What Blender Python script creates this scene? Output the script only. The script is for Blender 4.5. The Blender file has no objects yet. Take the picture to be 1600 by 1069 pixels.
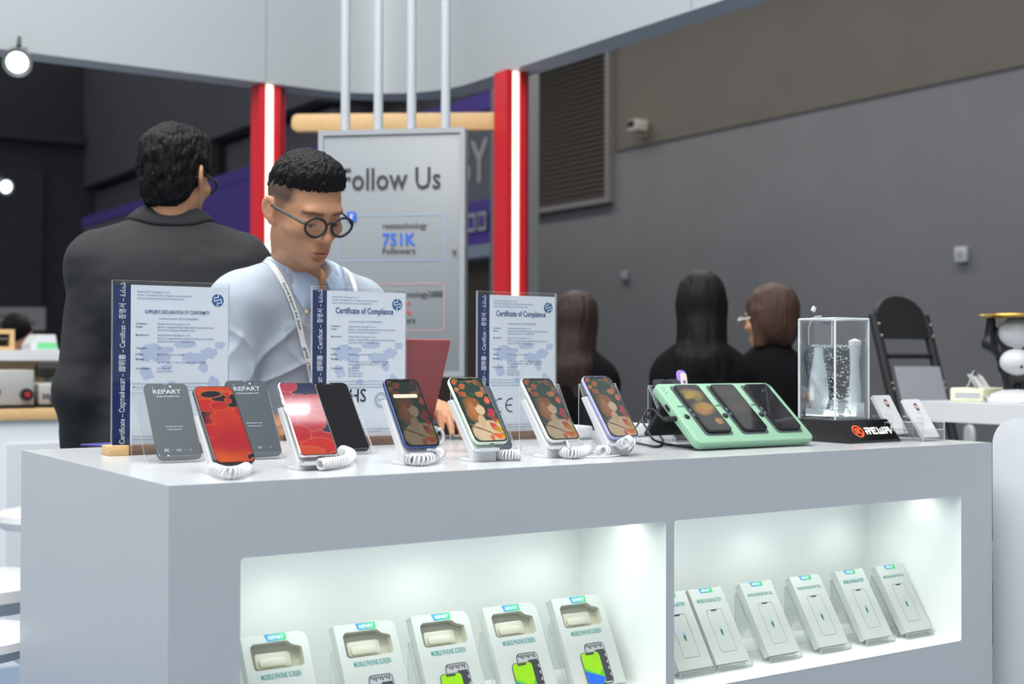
import bpy, bmesh, math, random
import numpy as np
from mathutils import Matrix, Vector, geometry
random.seed(7)
SC = bpy.context.scene
COL = SC.collection
PI = math.pi
def s3(r, g, b):
    f = lambda c: (c/255/12.92 if c/255 <= .04045 else ((c/255+.055)/1.055)**2.4)
    return (f(r), f(g), f(b))
# ------------------------------------------------------------------ camera
FPX, PITCH, ROLL, YAW = 2045.2, 0.0131, 0.0027, 0.5884
CAM = np.array([-0.6407, -1.8545, 1.235])
cd = bpy.data.cameras.new('camera'); cam = bpy.data.objects.new('camera', cd); COL.objects.link(cam)
cd.sensor_width = 36; cd.lens = FPX/1600*36; cd.clip_start = .05; cd.clip_end = 200
cam.matrix_world = Matrix.Translation(CAM) @ Matrix.Rotation(-YAW, 4, 'Z') @ Matrix.Rotation(PI/2+PITCH, 4, 'X') @ Matrix.Rotation(ROLL, 4, 'Z')
cd.dof.use_dof = True; cd.dof.focus_distance = 2.58; cd.dof.aperture_fstop = 3.6
SC.camera = cam
# ------------------------------------------------------------------ world, hall lamps, exposure
SC.view_settings.view_transform = 'Standard'; SC.view_settings.look = 'None'
SC.view_settings.gamma = 1; SC.view_settings.use_curve_mapping = False
SC.view_settings.exposure = 0.0
W = bpy.data.worlds.new('hall_air'); SC.world = W; W.use_nodes = True
W.node_tree.nodes['Background'].inputs[0].default_value = (.96, .985, 1.0, 1)
W.node_tree.nodes['Background'].inputs[1].default_value = .42
def area(name, loc, rot, sx, sy, power, color=(1, 1, 1), parent=None):
    l = bpy.data.lights.new(name, 'AREA'); l.shape = 'RECTANGLE'; l.size = sx; l.size_y = sy; l.energy = power; l.color = color
    o = bpy.data.objects.new(name, l); COL.objects.link(o); o.location = loc; o.rotation_euler = rot; o.parent = parent
    return o
area('hall_lamp', (-.5, .4, 5.6), (0, 0, 0), 3.5, 5.0, 560, (1, .99, .97))
area('reflection_lamp', (1.54, -.49, 3.78), (0, 0, 0), .30, .10, .75)  # added small lamp, placed for its reflection on the pink petal phone
area('reflection_lamp', (1.50, -.485, 3.775), (0, 0, 0), .13, .03, .5)  # second added lamp, for the brighter bar in that reflection
area('hall_lamp', (-3.0, -3.2, 4.6), (math.radians(46), 0, math.radians(-42)), 2.5, 1.5, 104, (1, .99, .97))
area('hall_lamp', (5.6, 7.5, 6.4), (0, math.radians(25), 0), 1.2, 13.0, 430, (1, .96, .90))
area('hall_lamp', (-2.5, 6.5, 6.0), (0, 0, 0), 2.0, 3.0, 150, (1, .99, .97))
SC.cycles.max_bounces = 12; SC.cycles.transparent_max_bounces = 32; SC.cycles.transmission_bounces = 12
SC.cycles.sample_clamp_indirect = 4.0; SC.cycles.caustics_reflective = False; SC.cycles.caustics_refractive = False
# ------------------------------------------------------------------ points seen by the lens
_R = np.array([math.cos(YAW), -math.sin(YAW), 0])
_D = np.array([math.sin(YAW)*math.cos(PITCH), math.cos(YAW)*math.cos(PITCH), math.sin(PITCH)])
_U = np.array([-math.sin(YAW)*math.sin(PITCH), -math.cos(YAW)*math.sin(PITCH), math.cos(PITCH)])
def ray(x, y):
    u, v = x-800, y-534.5; c, s = math.cos(ROLL), math.sin(ROLL)
    u, v = (c*u+s*v)/FPX, -(-s*u+c*v)/FPX
    return _D+u*_R+v*_U
def at(x, y, Z=None, Y=None, X=None, d=None):
    r = ray(x, y)
    t = d if d is not None else (Z-CAM[2])/r[2] if Z is not None else (Y-CAM[1])/r[1] if Y is not None else (X-CAM[0])/r[0]
    return Vector(CAM+r*t)
# ------------------------------------------------------------------ materials
def mat(name, c, rough=.5, metal=0., spec=.5, emis=None, estr=0., bump=0., bscale=60., var=0., vscale=8., vcol=False, coat=0., stretch=(1, 1, 1), sheen=0.):
    m = bpy.data.materials.new(name); m.use_nodes = True; nt = m.node_tree; N = nt.nodes; L = nt.links
    b = N['Principled BSDF']
    b.inputs['Base Color'].default_value = (*c, 1); b.inputs['Roughness'].default_value = rough; b.inputs['Metallic'].default_value = metal
    b.inputs['Specular IOR Level'].default_value = spec; b.inputs['Coat Weight'].default_value = coat; b.inputs['Sheen Weight'].default_value = sheen
    if emis: b.inputs['Emission Color'].default_value = (*emis, 1); b.inputs['Emission Strength'].default_value = estr
    tc = N.new('ShaderNodeTexCoord'); mp = N.new('ShaderNodeMapping'); mp.inputs['Scale'].default_value = stretch
    L.new(tc.outputs['Object'], mp.inputs[0])
    if bump:
        n = N.new('ShaderNodeTexNoise'); n.inputs['Scale'].default_value = bscale; n.inputs['Detail'].default_value = 4
        bp = N.new('ShaderNodeBump'); bp.inputs['Strength'].default_value = bump; bp.inputs['Distance'].default_value = .01
        L.new(mp.outputs[0], n.inputs['Vector']); L.new(n.outputs[0], bp.inputs['Height']); L.new(bp.outputs[0], b.inputs['Normal'])
    src = None
    if vcol:
        a = N.new('ShaderNodeVertexColor'); a.layer_name = 'Col'; src = a.outputs[0]; L.new(src, b.inputs['Base Color'])
    if var:
        n = N.new('ShaderNodeTexNoise'); n.inputs['Scale'].default_value = vscale; n.inputs['Detail'].default_value = 5
        r = N.new('ShaderNodeMapRange'); r.inputs[1].default_value = .3; r.inputs[2].default_value = .7; r.inputs[3].default_value = 1-var; r.inputs[4].default_value = 1+var
        mx = N.new('ShaderNodeMix'); mx.data_type = 'RGBA'; mx.blend_type = 'MULTIPLY'; mx.inputs[0].default_value = 1
        cb = N.new('ShaderNodeCombineColor')
        L.new(mp.outputs[0], n.inputs['Vector']); L.new(n.outputs[0], r.inputs[0])
        for i in range(3): L.new(r.outputs[0], cb.inputs[i])
        if src: L.new(src, mx.inputs[6])
        else: mx.inputs[6].default_value = (*c, 1)
        L.new(cb.outputs[0], mx.inputs[7]); L.new(mx.outputs[2], b.inputs['Base Color'])
    return m
def clear(name, tint=(1, 1, 1), refl=.1, white=0.):
    m = bpy.data.materials.new(name); m.use_nodes = True; N = m.node_tree.nodes; L = m.node_tree.links; N.remove(N['Principled BSDF'])
    o = N['Material Output']; t = N.new('ShaderNodeBsdfTransparent'); t.inputs[0].default_value = (*tint, 1)
    g = N.new('ShaderNodeBsdfGlossy'); g.inputs['Roughness'].default_value = .03
    lw = N.new('ShaderNodeLayerWeight'); lw.inputs[0].default_value = .35
    mr = N.new('ShaderNodeMapRange'); mr.inputs[3].default_value = refl*.4; mr.inputs[4].default_value = min(1, refl*5)
    mx = N.new('ShaderNodeMixShader'); L.new(lw.outputs['Fresnel'], mr.inputs[0]); L.new(mr.outputs[0], mx.inputs[0])
    last = t
    if white:
        d = N.new('ShaderNodeBsdfDiffuse'); d.inputs[0].default_value = (.9, .93, .95, 1); w = N.new('ShaderNodeMixShader'); w.inputs[0].default_value = white
        tr = N.new('ShaderNodeBsdfTranslucent'); tr.inputs[0].default_value = (.9, .93, .95, 1)
        w2 = N.new('ShaderNodeMixShader'); w2.inputs[0].default_value = .5; L.new(d.outputs[0], w2.inputs[1]); L.new(tr.outputs[0], w2.inputs[2])
        L.new(t.outputs[0], w.inputs[1]); L.new(w2.outputs[0], w.inputs[2]); last = w
    L.new(last.outputs[0], mx.inputs[1]); L.new(g.outputs[0], mx.inputs[2]); L.new(mx.outputs[0], o.inputs[0])
    return m
def glow(name, c, e, rough=.3):
    return mat(name, c, rough=rough, emis=c, estr=e)
def paint(name, base, shapes, estr, warp=.0, wscale=60., rough=.045, back=.25):
    """a picture of soft-edged ellipses (x, y, rx, ry, turn, colour) over a ground colour, shown by a lit screen"""
    m = bpy.data.materials.new(name); m.use_nodes = True; N = m.node_tree.nodes; L = m.node_tree.links; b = N['Principled BSDF']
    b.inputs['Roughness'].default_value = rough
    tc = N.new('ShaderNodeTexCoord'); vec = tc.outputs['Object']
    if warp:
        n = N.new('ShaderNodeTexNoise'); n.inputs['Scale'].default_value = wscale; n.inputs['Detail'].default_value = 3
        L.new(vec, n.inputs['Vector'])
        a = N.new('ShaderNodeVectorMath'); a.operation = 'SUBTRACT'; a.inputs[1].default_value = (.5, .5, .5); L.new(n.outputs['Color'], a.inputs[0])
        k = N.new('ShaderNodeVectorMath'); k.operation = 'MULTIPLY_ADD'; k.inputs[1].default_value = (warp, warp, 0); L.new(a.outputs[0], k.inputs[0]); L.new(vec, k.inputs[2]); vec = k.outputs[0]
    col = None
    for (x, y, rx, ry, rot, c, *sf) in shapes:
        mp = N.new('ShaderNodeMapping'); mp.vector_type = 'TEXTURE'; mp.inputs['Location'].default_value = (x, y, 0); mp.inputs['Rotation'].default_value = (0, 0, rot); mp.inputs['Scale'].default_value = (rx, ry, 1e3)
        ln = N.new('ShaderNodeVectorMath'); ln.operation = 'LENGTH'; mr = N.new('ShaderNodeMapRange')
        q = sf[0] if sf else .12
        mr.inputs[1].default_value = 1+q; mr.inputs[2].default_value = 1-q
        mx = N.new('ShaderNodeMix'); mx.data_type = 'RGBA'
        L.new(vec, mp.inputs[0]); L.new(mp.outputs[0], ln.inputs[0]); L.new(ln.outputs['Value'], mr.inputs[0]); L.new(mr.outputs[0], mx.inputs[0])
        if col is None: mx.inputs[6].default_value = (*base, 1)
        else: L.new(col, mx.inputs[6])
        mx.inputs[7].default_value = (*c, 1); col = mx.outputs[2]
    b.inputs['Base Color'].default_value = (.01, .01, .012, 1)
    L.new(col, b.inputs['Emission Color']); b.inputs['Emission Strength'].default_value = estr
    return m
def hgrad(name, c0, c1, x0, x1, rough=.3, estr=0.):
    """printed two-colour fade along the object's own x"""
    m = bpy.data.materials.new(name); m.use_nodes = True; N = m.node_tree.nodes; L = m.node_tree.links; b = N['Principled BSDF']; b.inputs['Roughness'].default_value = rough
    tc = N.new('ShaderNodeTexCoord'); sp = N.new('ShaderNodeSeparateXYZ'); mr = N.new('ShaderNodeMapRange'); mr.inputs[1].default_value = x0; mr.inputs[2].default_value = x1
    mx = N.new('ShaderNodeMix'); mx.data_type = 'RGBA'; mx.inputs[6].default_value = (*c0, 1); mx.inputs[7].default_value = (*c1, 1)
    L.new(tc.outputs['Object'], sp.inputs[0]); L.new(sp.outputs[0], mr.inputs[0]); L.new(mr.outputs[0], mx.inputs[0]); L.new(mx.outputs[2], b.inputs['Base Color'])
    return m
M = {}
M['counter'] = mat('white_laminate', (.47, .495, .515), .22, spec=.45)
M['niche'] = mat('niche_white', (.82, .85, .83), .4)
M['white'] = mat('white_plastic', (.62, .645, .67), .3)
M['white_soft'] = mat('white_paint', (.70, .74, .77), .5)
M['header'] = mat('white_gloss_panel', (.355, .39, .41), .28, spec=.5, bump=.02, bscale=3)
M['paper'] = mat('paper', (.84, .90, .99), .55)
M['card'] = mat('white_card', (.80, .82, .80), .45)
M['ink'] = mat('navy_ink', s3(52, 78, 136), .6)
M['ink2'] = mat('soft_navy_ink', s3(118, 136, 178), .6)
M['navy'] = mat('navy_band', s3(18, 44, 98), .4)
M['map'] = mat('pale_map_print', s3(196, 210, 238), .6)
M['text_white'] = mat('white_print', (.75, .8, .86), .5)
M['logo'] = mat('blue_emblem', s3(40, 100, 155), .5)
M['black'] = mat('black_plastic', (.012, .013, .015), .3)
M['black_gloss'] = mat('black_glass', (.006, .006, .008), .06, spec=.5)
M['rubber'] = mat('black_rubber', (.012, .012, .014), .5)
M['steel'] = mat('brushed_steel', (.62, .63, .66), .28, metal=1)
M['grey_panel'] = mat('grey_print', s3(60, 68, 76), .45)
M['grey_ink'] = mat('light_grey_ink', s3(170, 178, 186), .5)
M['acr'] = clear('clear_acrylic', (.985, .992, .995), .05)
M['acr_edge'] = clear('acrylic_edge', (.97, .985, .985), .10, .7)  # light caught by the edges is put into this whitish colour
M['lens'] = clear('spectacle_lens', (.93, .94, .95), .06)
M['wood'] = mat('pale_wood', s3(205, 170, 120), .5, var=.12, vscale=30, stretch=(1, 8, 8))
M['walnut'] = mat('walnut', s3(112, 88, 74), .5, var=.25, vscale=30, stretch=(1, 10, 10))
M['carpet'] = mat('blue_grey_carpet', s3(120, 138, 160), .95, bump=.3, bscale=400, var=.15, vscale=200)
M['red'] = mat('red_paint', s3(200, 28, 42), .35)
M['darkred'] = mat('dark_red_paint', s3(150, 18, 32), .4)
M['led'] = glow('led_strip', (1, .90, .74), 1.5)
M['teal'] = mat('teal_ink', s3(50, 145, 140), .5)
M['mint'] = mat('mint_plastic', s3(136, 178, 151), .35)
M['coil'] = mat('white_cable', (.64, .66, .68), .35)
M['emis_white'] = glow('lit_lettering', (.93, 1, .9), 1.0)
M['emis_red'] = glow('lit_red_emblem', (1, .10, .03), 1.1)

# ------------------------------------------------------------------ mesh builder
_txt = {}
def text_geo(body, size, align='LEFT', bold=0., xs=1., shear=0., space=1.):
    k = (body, align, bold, shear, space)
    if k not in _txt:
        c = bpy.data.curves.new('lettering', 'FONT'); c.body = body; c.align_x = align; c.resolution_u = 2; c.size = 1; c.offset = bold; c.shear = shear; c.space_character = space
        o = bpy.data.objects.new('lettering', c); COL.objects.link(o)
        dg = bpy.context.evaluated_depsgraph_get(); me = bpy.data.meshes.new_from_object(o.evaluated_get(dg))
        _txt[k] = ([v.co.copy() for v in me.vertices], [tuple(p.vertices) for p in me.polygons])
        bpy.data.objects.remove(o); bpy.data.curves.remove(c); bpy.data.meshes.remove(me)
    V, F = _txt[k]
    return [Vector((v.x*size*xs, v.y*size, v.z*size)) for v in V], F
class MB:
    def __init__(s): s.v = []; s.f = []; s.m = []; s.T = Matrix.Identity(4)
    def add(s, V, F, mi=0, T=None):
        T = s.T @ T if T is not None else s.T
        n = len(s.v); s.v += [T @ Vector(p) for p in V]; s.f += [tuple(i+n for i in f) for f in F]; s.m += [mi]*len(F) if isinstance(mi, int) else list(mi)
        return s
    def box(s, a, b, mi=0, T=None, bev=0.):
        if bev:
            w, h, t = (b[i]-a[i] for i in range(3))
            return s.slab(w, h, t, bev, bev*.7, mi, (T or Matrix.Identity(4)) @ Matrix.Translation(((a[0]+b[0])/2, (a[1]+b[1])/2, a[2])), n=3)
        x0, y0, z0 = a; x1, y1, z1 = b
        return s.add([(x0, y0, z0), (x1, y0, z0), (x1, y1, z0), (x0, y1, z0), (x0, y0, z1), (x1, y0, z1), (x1, y1, z1), (x0, y1, z1)],
                     [(3, 2, 1, 0), (4, 5, 6, 7), (0, 1, 5, 4), (1, 2, 6, 5), (2, 3, 7, 6), (3, 0, 4, 7)], mi, T)
    def loops(s, L, mi=0, T=None, cap0=True, cap1=True, closed=True):
        n = len(L[0]); V = [p for l in L for p in l]; F = []; k = n if closed else n-1
        for i in range(len(L)-1):
            for j in range(k):
                a, b = i*n+j, i*n+(j+1) % n; F.append((a, b, b+n, a+n))
        if cap0: F.append(tuple(reversed(range(n))))
        if cap1: F.append(tuple((len(L)-1)*n+j for j in range(n)))
        return s.add(V, F, mi, T)
    def slab(s, w, h, t, r, bev=0., mi=0, T=None, n=6):
        L = []
        for z, i in ((0, bev), (bev*.3, bev*.3), (bev, 0), (t-bev, 0), (t-bev*.3, bev*.3), (t, bev)) if bev else ((0, 0), (t, 0)):
            L.append([(x, y, z) for x, y in rrect(w-2*i, h-2*i, max(r-i, 1e-5), n)])
        return s.loops(L, mi, T)
    def prism(s, pts, z0, z1, mi=0, T=None):
        return s.loops([[(x, y, z0) for x, y in pts], [(x, y, z1) for x, y in pts]], mi, T)
    def flat(s, pts, z=0., mi=0, T=None):
        return s.add([(x, y, z) for x, y in pts], [tuple(range(len(pts)))], mi, T)
    def holed(s, outer, holes, z=0., mi=0, T=None, flip=False):
        P = [[Vector((x, y, 0)) for x, y in l] for l in [outer]+holes]
        tri = geometry.tessellate_polygon(P); V = [(p.x, p.y, z) for l in P for p in l]
        F = []
        for t in tri:
            a, b, c = (Vector(V[i]) for i in t); up = (b-a).cross(c-a).z > 0
            F.append(tuple(t) if up != flip else tuple(reversed(t)))
        return s.add(V, F, mi, T)
    def tube(s, path, r, n=8, mi=0, T=None, closed=False, flat=1., cap=True):
        P = [Vector(p) for p in path]; N = len(P); rr = r if hasattr(r, '__len__') else [r]*N
        tg = [((P[(i+1) % N] if closed or i < N-1 else P[i])-(P[i-1] if closed or i > 0 else P[i])).normalized() for i in range(N)]
        u = tg[0].orthogonal().normalized(); L = []
        for i in range(N):
            u = (u-tg[i]*u.dot(tg[i])).normalized(); w = tg[i].cross(u)
            L.append([P[i]+(u*math.cos(2*PI*k/n)+w*math.sin(2*PI*k/n)*flat)*rr[i] for k in range(n)])
        if closed: L.append(L[0]); cap = False
        return s.loops(L, mi, T, cap, cap)
    def lathe(s, prof, n=24, mi=0, T=None):
        L = [[(r*math.cos(2*PI*k/n), r*math.sin(2*PI*k/n), z) for k in range(n)] for r, z in prof]
        return s.loops(L, mi, T, prof[0][0] > 1e-6 or True, True)
    def ball(s, c, r, mi=0, n=12, T=None):
        r = r if hasattr(r, '__len__') else (r, r, r)
        L = [[(c[0]+r[0]*math.sin(a)*math.cos(2*PI*k/n), c[1]+r[1]*math.sin(a)*math.sin(2*PI*k/n), c[2]-r[2]*math.cos(a)) for k in range(n)] for a in [PI*(i+.02)/(n//2+.04) for i in range(n//2+1)]]
        return s.loops(L, mi, T)
    def text(s, body, size, x, y, z=0., mi=0, T=None, align='LEFT', bold=0., xs=1., rot=0., shear=0., space=1.):
        V, F = text_geo(body, size, align, bold, xs, shear, space)
        t = Matrix.Translation((x, y, z)) @ Matrix.Rotation(rot, 4, 'Z')
        return s.add(V, F, mi, T @ t if T is not None else t)
    def build(s, name, mats, parent=None, smooth=True, angle=40):
        me = bpy.data.meshes.new(name); me.from_pydata([tuple(v) for v in s.v], [], s.f); me.validate()
        for m_ in (mats if isinstance(mats, (list, tuple)) else [mats]): me.materials.append(M[m_] if isinstance(m_, str) else m_)
        if len(me.polygons) == len(s.m): me.polygons.foreach_set('material_index', s.m)
        if smooth:
            me.polygons.foreach_set('use_smooth', [True]*len(me.polygons)); me.set_sharp_from_angle(angle=math.radians(angle))
        me.update(); o = bpy.data.objects.new(name, me); COL.objects.link(o); o.parent = parent
        return o
def rrect(w, h, r, n=6, cx=0., cy=0.):
    out = []
    for (sx, sy, a0) in ((1, 1, 0), (-1, 1, PI/2), (-1, -1, PI), (1, -1, 1.5*PI)):
        for i in range(n+1):
            a = a0+PI/2*i/n; out.append((cx+sx*(w/2-r)+r*math.cos(a), cy+sy*(h/2-r)+r*math.sin(a)))
    return out
def circ(r, n=24, cx=0., cy=0., a0=0., a1=2*PI):
    return [(cx+r*math.cos(a0+(a1-a0)*i/n), cy+r*math.sin(a0+(a1-a0)*i/n)) for i in range(n if abs(a1-a0-2*PI) < 1e-6 else n+1)]
def smooth_path(P, k=8, closed=False):
    P = [Vector(p) for p in P]; n = len(P); out = []
    for i in range(n if closed else n-1):
        p0, p1, p2, p3 = (P[(i-1) % n] if closed or i else P[0]), P[i], P[(i+1) % n], (P[(i+2) % n] if closed or i+2 < n else P[-1])
        for j in range(k):
            t = j/k; out.append(.5*((2*p1)+(p2-p0)*t+(2*p0-5*p1+4*p2-p3)*t*t+(3*p1-p0-3*p2+p3)*t**3))
    if not closed: out.append(P[-1])
    return out
def tag(o, label=None, cat=None, group=None, kind=None):
    for k, v in (('label', label), ('category', cat), ('group', group), ('kind', kind)):
        if v: o[k] = v
    return o
def thing(name, label, cat, loc=(0, 0, 0), rot=(0, 0, 0), group=None):
    o = bpy.data.objects.new(name, None); COL.objects.link(o); o.location = loc; o.rotation_euler = rot; o.empty_display_size = .05
    return tag(o, label, cat, group)
def copy_tree(o, parent=None):
    c = o.copy(); COL.objects.link(c)
    if parent is not None: c.parent = parent
    for ch in o.children: copy_tree(ch, c)
    return c
def dup(root, loc, rot=None, label=None):
    c = copy_tree(root); c.location = loc
    if rot is not None: c.rotation_euler = rot
    if label: c['label'] = label
    return c
def lean(t): return (PI/2-t, 0, 0)     # faces the front, top leaning back by t
def T3(x=0, y=0, z=0): return Matrix.Translation((x, y, z))
def RX(a): return Matrix.Rotation(a, 4, 'X')
def RY(a): return Matrix.Rotation(a, 4, 'Y')
def RZ(a): return Matrix.Rotation(a, 4, 'Z')
# ================================================================== the hall
def struct(o): o['kind'] = 'structure'; return o
WX = 8.0
m = MB(); m.box((-9, -6, -.05), (9, 28, 0)); struct(m.build('floor', 'carpet'))
M['wall_r'] = mat('grey_wall_paint', s3(118, 119, 122), .8, var=.05, vscale=1.5)
M['wall_up'] = mat('warm_grey_wall_paint', s3(104, 99, 92), .85, var=.05, vscale=1.5)
M['hall_dark'] = mat('dark_cladding', s3(68, 68, 74), .8, var=.08, vscale=2)
M['hall_mid'] = mat('dim_grey_cladding', s3(100, 100, 108), .8, var=.05, vscale=2)
M['hall_black'] = mat('black_cladding', s3(36, 36, 40), .8)
m = MB()
m.box((WX, -4, 0), (WX+.3, 11.2, 3.46), 0); m.box((WX, -4, 3.46), (WX+.3, 11.2, 6.5), 1)
m.box((WX-.02, -4, 3.45), (WX+.05, 9.1, 3.47), 1)
struct(m.build('wall_right', ['wall_r', 'wall_up'], smooth=False))
m = MB(); m.box((WX, 11.2, 0), (WX+.3, 27.5, 8), 0)
m.box((WX-.5, 15.5, 5.0), (WX, 27.5, 8), 1); m.box((WX-.25, 15.5, 4.1), (WX, 27.5, 4.9), 1)
m.box((WX-.3, 13.0, 4.9), (WX, 15.0, 8), 0); m.box((WX-.4, 19.6, 0), (WX, 21.2, 8), 2); m.box((WX-.15, 16.8, 0), (WX, 17.6, 4.6), 2)
struct(m.build('wall_right_far', ['hall_dark', 'hall_mid', 'hall_black'], smooth=False))
m = MB(); m.box((-9, 27.4, 0), (WX+.3, 27.7, 9), 0); m.box((-9, 27.1, 5.9), (WX-.5, 27.4, 6.1), 1); m.box((-9, 27.2, 0), (3.4, 27.4, 5.3), 2)
m.box((3.4, 27.25, 0), (6.6, 27.4, 5.3), 1)
struct(m.build('wall_back', ['hall_dark', 'hall_dark', 'hall_black'], smooth=False))
# louvred vent on the right wall
v = thing('wall_vent', 'large dark louvred vent grille high on the grey wall', 'vent', (WX, 10, 2.97))
m = MB(); m.box((-.02, -.80, 0), (.0, .95, 2.3)); m.build('backing', mat('vent_shadow', s3(46, 43, 40), .8), v)
m = MB()
for i in range(40):
    z = .03+i*.056; m.add([(-.02, -.8, z+.04), (-.02, .95, z+.04), (-.07, .95, z), (-.07, -.8, z), (-.06, -.8, z), (-.06, .95, z)], [(0, 1, 2, 3), (3, 2, 5, 4)])
m.build('louvre_slats', mat('vent_metal', s3(96, 91, 86), .6), v, smooth=False)
m = MB()
for a, b in (((-.08, -.86, -.06), (0, 1.0, 0)), ((-.08, -.86, 2.3), (0, 1.0, 2.36)), ((-.08, -.86, 0), (0, -.80, 2.3)), ((-.08, .95, 0), (0, 1.0, 2.3))): m.box(a, b)
m.build('vent_frame', mat('vent_frame_grey', s3(126, 124, 124), .6), v, smooth=False)
# small fittings on the wall
p = at(1010, 199, X=WX)
t = thing('security_camera', 'small beige camera box on a bracket high on the grey wall', 'camera', p)
m = MB(); m.box((-.20, -.07, -.05), (-.03, .07, .06), bev=.012); m.build('housing', mat('beige_plastic', s3(206, 203, 192), .5), t)
m = MB(); m.box((-.205, -.055, -.02), (-.15, .055, .05)); m.build('camera_lens', 'black', t)
m = MB(); m.box((-.06, -.025, -.10), (0, .025, .05)); m.tube([(-.12, 0, -.04), (-.12, 0, -.10), (-.03, 0, -.10)], .014); m.build('bracket', mat('bracket_beige', s3(165, 150, 120), .5), t)
for (px, py, lab) in ((1506, 398, 'pale square junction box on the grey wall above the black folding chair'), (979, 431, 'small pale junction box on the grey wall beside the middle long haired woman')):
    p = at(px, py, X=WX); t = thing('wall_box', lab, 'junction box', p)
    k = 1. if px > 1200 else .8
    m = MB(); m.box((-.05, -.055*k, -.06*k), (0, .055*k, .06*k), bev=.012); m.build('cover', mat('box_cover', s3(196, 198, 200) if k == 1 else s3(150, 155, 162), .5), t)
    m = MB(); m.box((-.058, -.025*k, -.02*k), (-.05, .025*k, .03*k)); m.build('plate', mat('box_plate', s3(165, 166, 168), .5), t)
# neighbouring stand: banner wall with purple bands
BX = 5.0
t = thing('banner_wall', 'long grey and purple exhibition banner wall running back behind the stand', 'banner', (BX, 6.9, 0))
M['purple'] = mat('purple_fabric', s3(86, 66, 150), .7); M['purple_dark'] = mat('deep_purple_fabric', s3(62, 48, 118), .7)
M['ban_grey'] = mat('banner_grey', s3(104, 104, 112), .7); M['ban_txt'] = mat('banner_lettering', s3(176, 176, 176), .7)
m = MB(); m.box((0, 0, 3.24), (.2, 11.6, 3.38)); m.box((.02, 0, 2.16), (.2, 2.3, 2.52)); m.box((.01, 4.4, 2.2), (.2, 8.4, 3.24)); m.build('purple_band', 'purple', t, smooth=False)
m = MB(); m.box((.03, 0, 2.52), (.2, 2.3, 3.24)); m.box((.03, 8.4, 1.6), (.2, 11.6, 3.24)); m.box((.03, 2.3, 1.6), (.2, 4.4, 3.24)); m.build('grey_panel', 'ban_grey', t, smooth=False)
m = MB(); m.box((0, 0, 2.06), (.25, 11.6, 2.16)); m.build('ledge', mat('banner_ledge', s3(140, 150, 165), .6), t, smooth=False)
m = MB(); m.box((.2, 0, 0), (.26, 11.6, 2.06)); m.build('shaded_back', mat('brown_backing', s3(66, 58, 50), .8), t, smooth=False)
TB = Matrix(((0, 0, -1, 0), (-1, 0, 0, 0), (0, 1, 0, 0), (0, 0, 0, 1)))
m = MB(); m.text('BY', .50, -.58, 2.67, -.02, 0, TB, bold=.012, xs=.84)
for k in range(4): m.add([(-.012, .06+k*.16, 2.27), (-.012, .19+k*.16, 2.27), (-.012, .19+k*.16, 2.42), (-.012, .06+k*.16, 2.42)], [(0, 1, 2, 3)])
m.text('A  METTLE L', .42, -11.4, 2.55, -.02, 0, TB, bold=.01)
m.build('lettering', 'ban_txt', t, smooth=False)
m = MB()
for k in range(4): m.box((-.02, .085+k*.16, 2.30), (-.013, .165+k*.16, 2.39))
m.build('icon_centre', 'purple', t, smooth=False)
m = MB(); m.box((4.98, 6.60, 0), (5.25, 6.885, 3.5)); tag(m.build('banner_post', mat('post_grey', s3(132, 132, 134), .6), smooth=False), 'square grey post at the near end of the purple banner wall', 'post')
# ------------------------------------------------------------------ stand header, columns, beam
HZ = 2.6
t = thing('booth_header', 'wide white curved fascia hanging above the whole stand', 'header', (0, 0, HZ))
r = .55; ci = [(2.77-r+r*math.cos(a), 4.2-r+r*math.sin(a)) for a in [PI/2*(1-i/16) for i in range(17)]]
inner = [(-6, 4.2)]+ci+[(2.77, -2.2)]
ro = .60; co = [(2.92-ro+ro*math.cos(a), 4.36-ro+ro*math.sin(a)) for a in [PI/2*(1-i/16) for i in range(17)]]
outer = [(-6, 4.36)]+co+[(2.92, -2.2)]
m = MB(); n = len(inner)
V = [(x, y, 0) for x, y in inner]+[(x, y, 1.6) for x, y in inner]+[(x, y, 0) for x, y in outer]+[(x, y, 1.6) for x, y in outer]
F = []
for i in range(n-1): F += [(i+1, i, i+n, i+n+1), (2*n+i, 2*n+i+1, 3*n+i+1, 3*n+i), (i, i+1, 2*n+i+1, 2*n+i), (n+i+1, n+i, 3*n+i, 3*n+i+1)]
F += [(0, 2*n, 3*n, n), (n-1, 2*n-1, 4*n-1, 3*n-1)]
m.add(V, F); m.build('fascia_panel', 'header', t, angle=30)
M['seam'] = mat('seam_grey', s3(128, 134, 138), .6)
for x in (-2.2, .2, 1.93): MB().box((x-.0015, 4.198, .005), (x+.0015, 4.2, 1.59)).build('panel_seam', 'seam', t, smooth=False)
for y in (2.0, -.4): MB().box((2.768, y-.0015, .005), (2.77, y+.0015, 1.59)).build('panel_seam', 'seam', t, smooth=False)
def column(x, y, lab):
    t = thing('light_column', lab, 'column', (x, y, 0))
    m = MB(); m.box((-.055, 0, 0), (-.022, .11, HZ)); m.box((.022, 0, 0), (.055, .11, HZ)); m.box((-.03, .04, 0), (.03, .11, HZ)); m.build('post', 'red', t, smooth=False)
    m = MB(); m.box((-.021, .008, .02), (.021, .04, HZ-.002), bev=.004); m.build('led_strip', 'led', t)
    m = MB(); m.box((.055, .05, 0), (.105, .14, HZ)); m.build('side_wing', 'darkred', t, smooth=False)
    return t
c1 = column(at(426, 130, Z=HZ).x+.0, 4.22, 'red column with a lit vertical strip, beside the head of the man with glasses')
c2 = column(2.80, 3.27, 'red column with a lit vertical strip, standing to the right of the hanging sign')
b0 = at(457, 193, d=6.36); b1 = at(782, 190, d=6.30)
dv = (b1-b0); L = dv.length; ang = math.atan2(dv.y, dv.x)
t = thing('wooden_beam', 'pale round-ended wooden beam running between the two red columns', 'beam', b0, (0, 0, ang))
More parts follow.
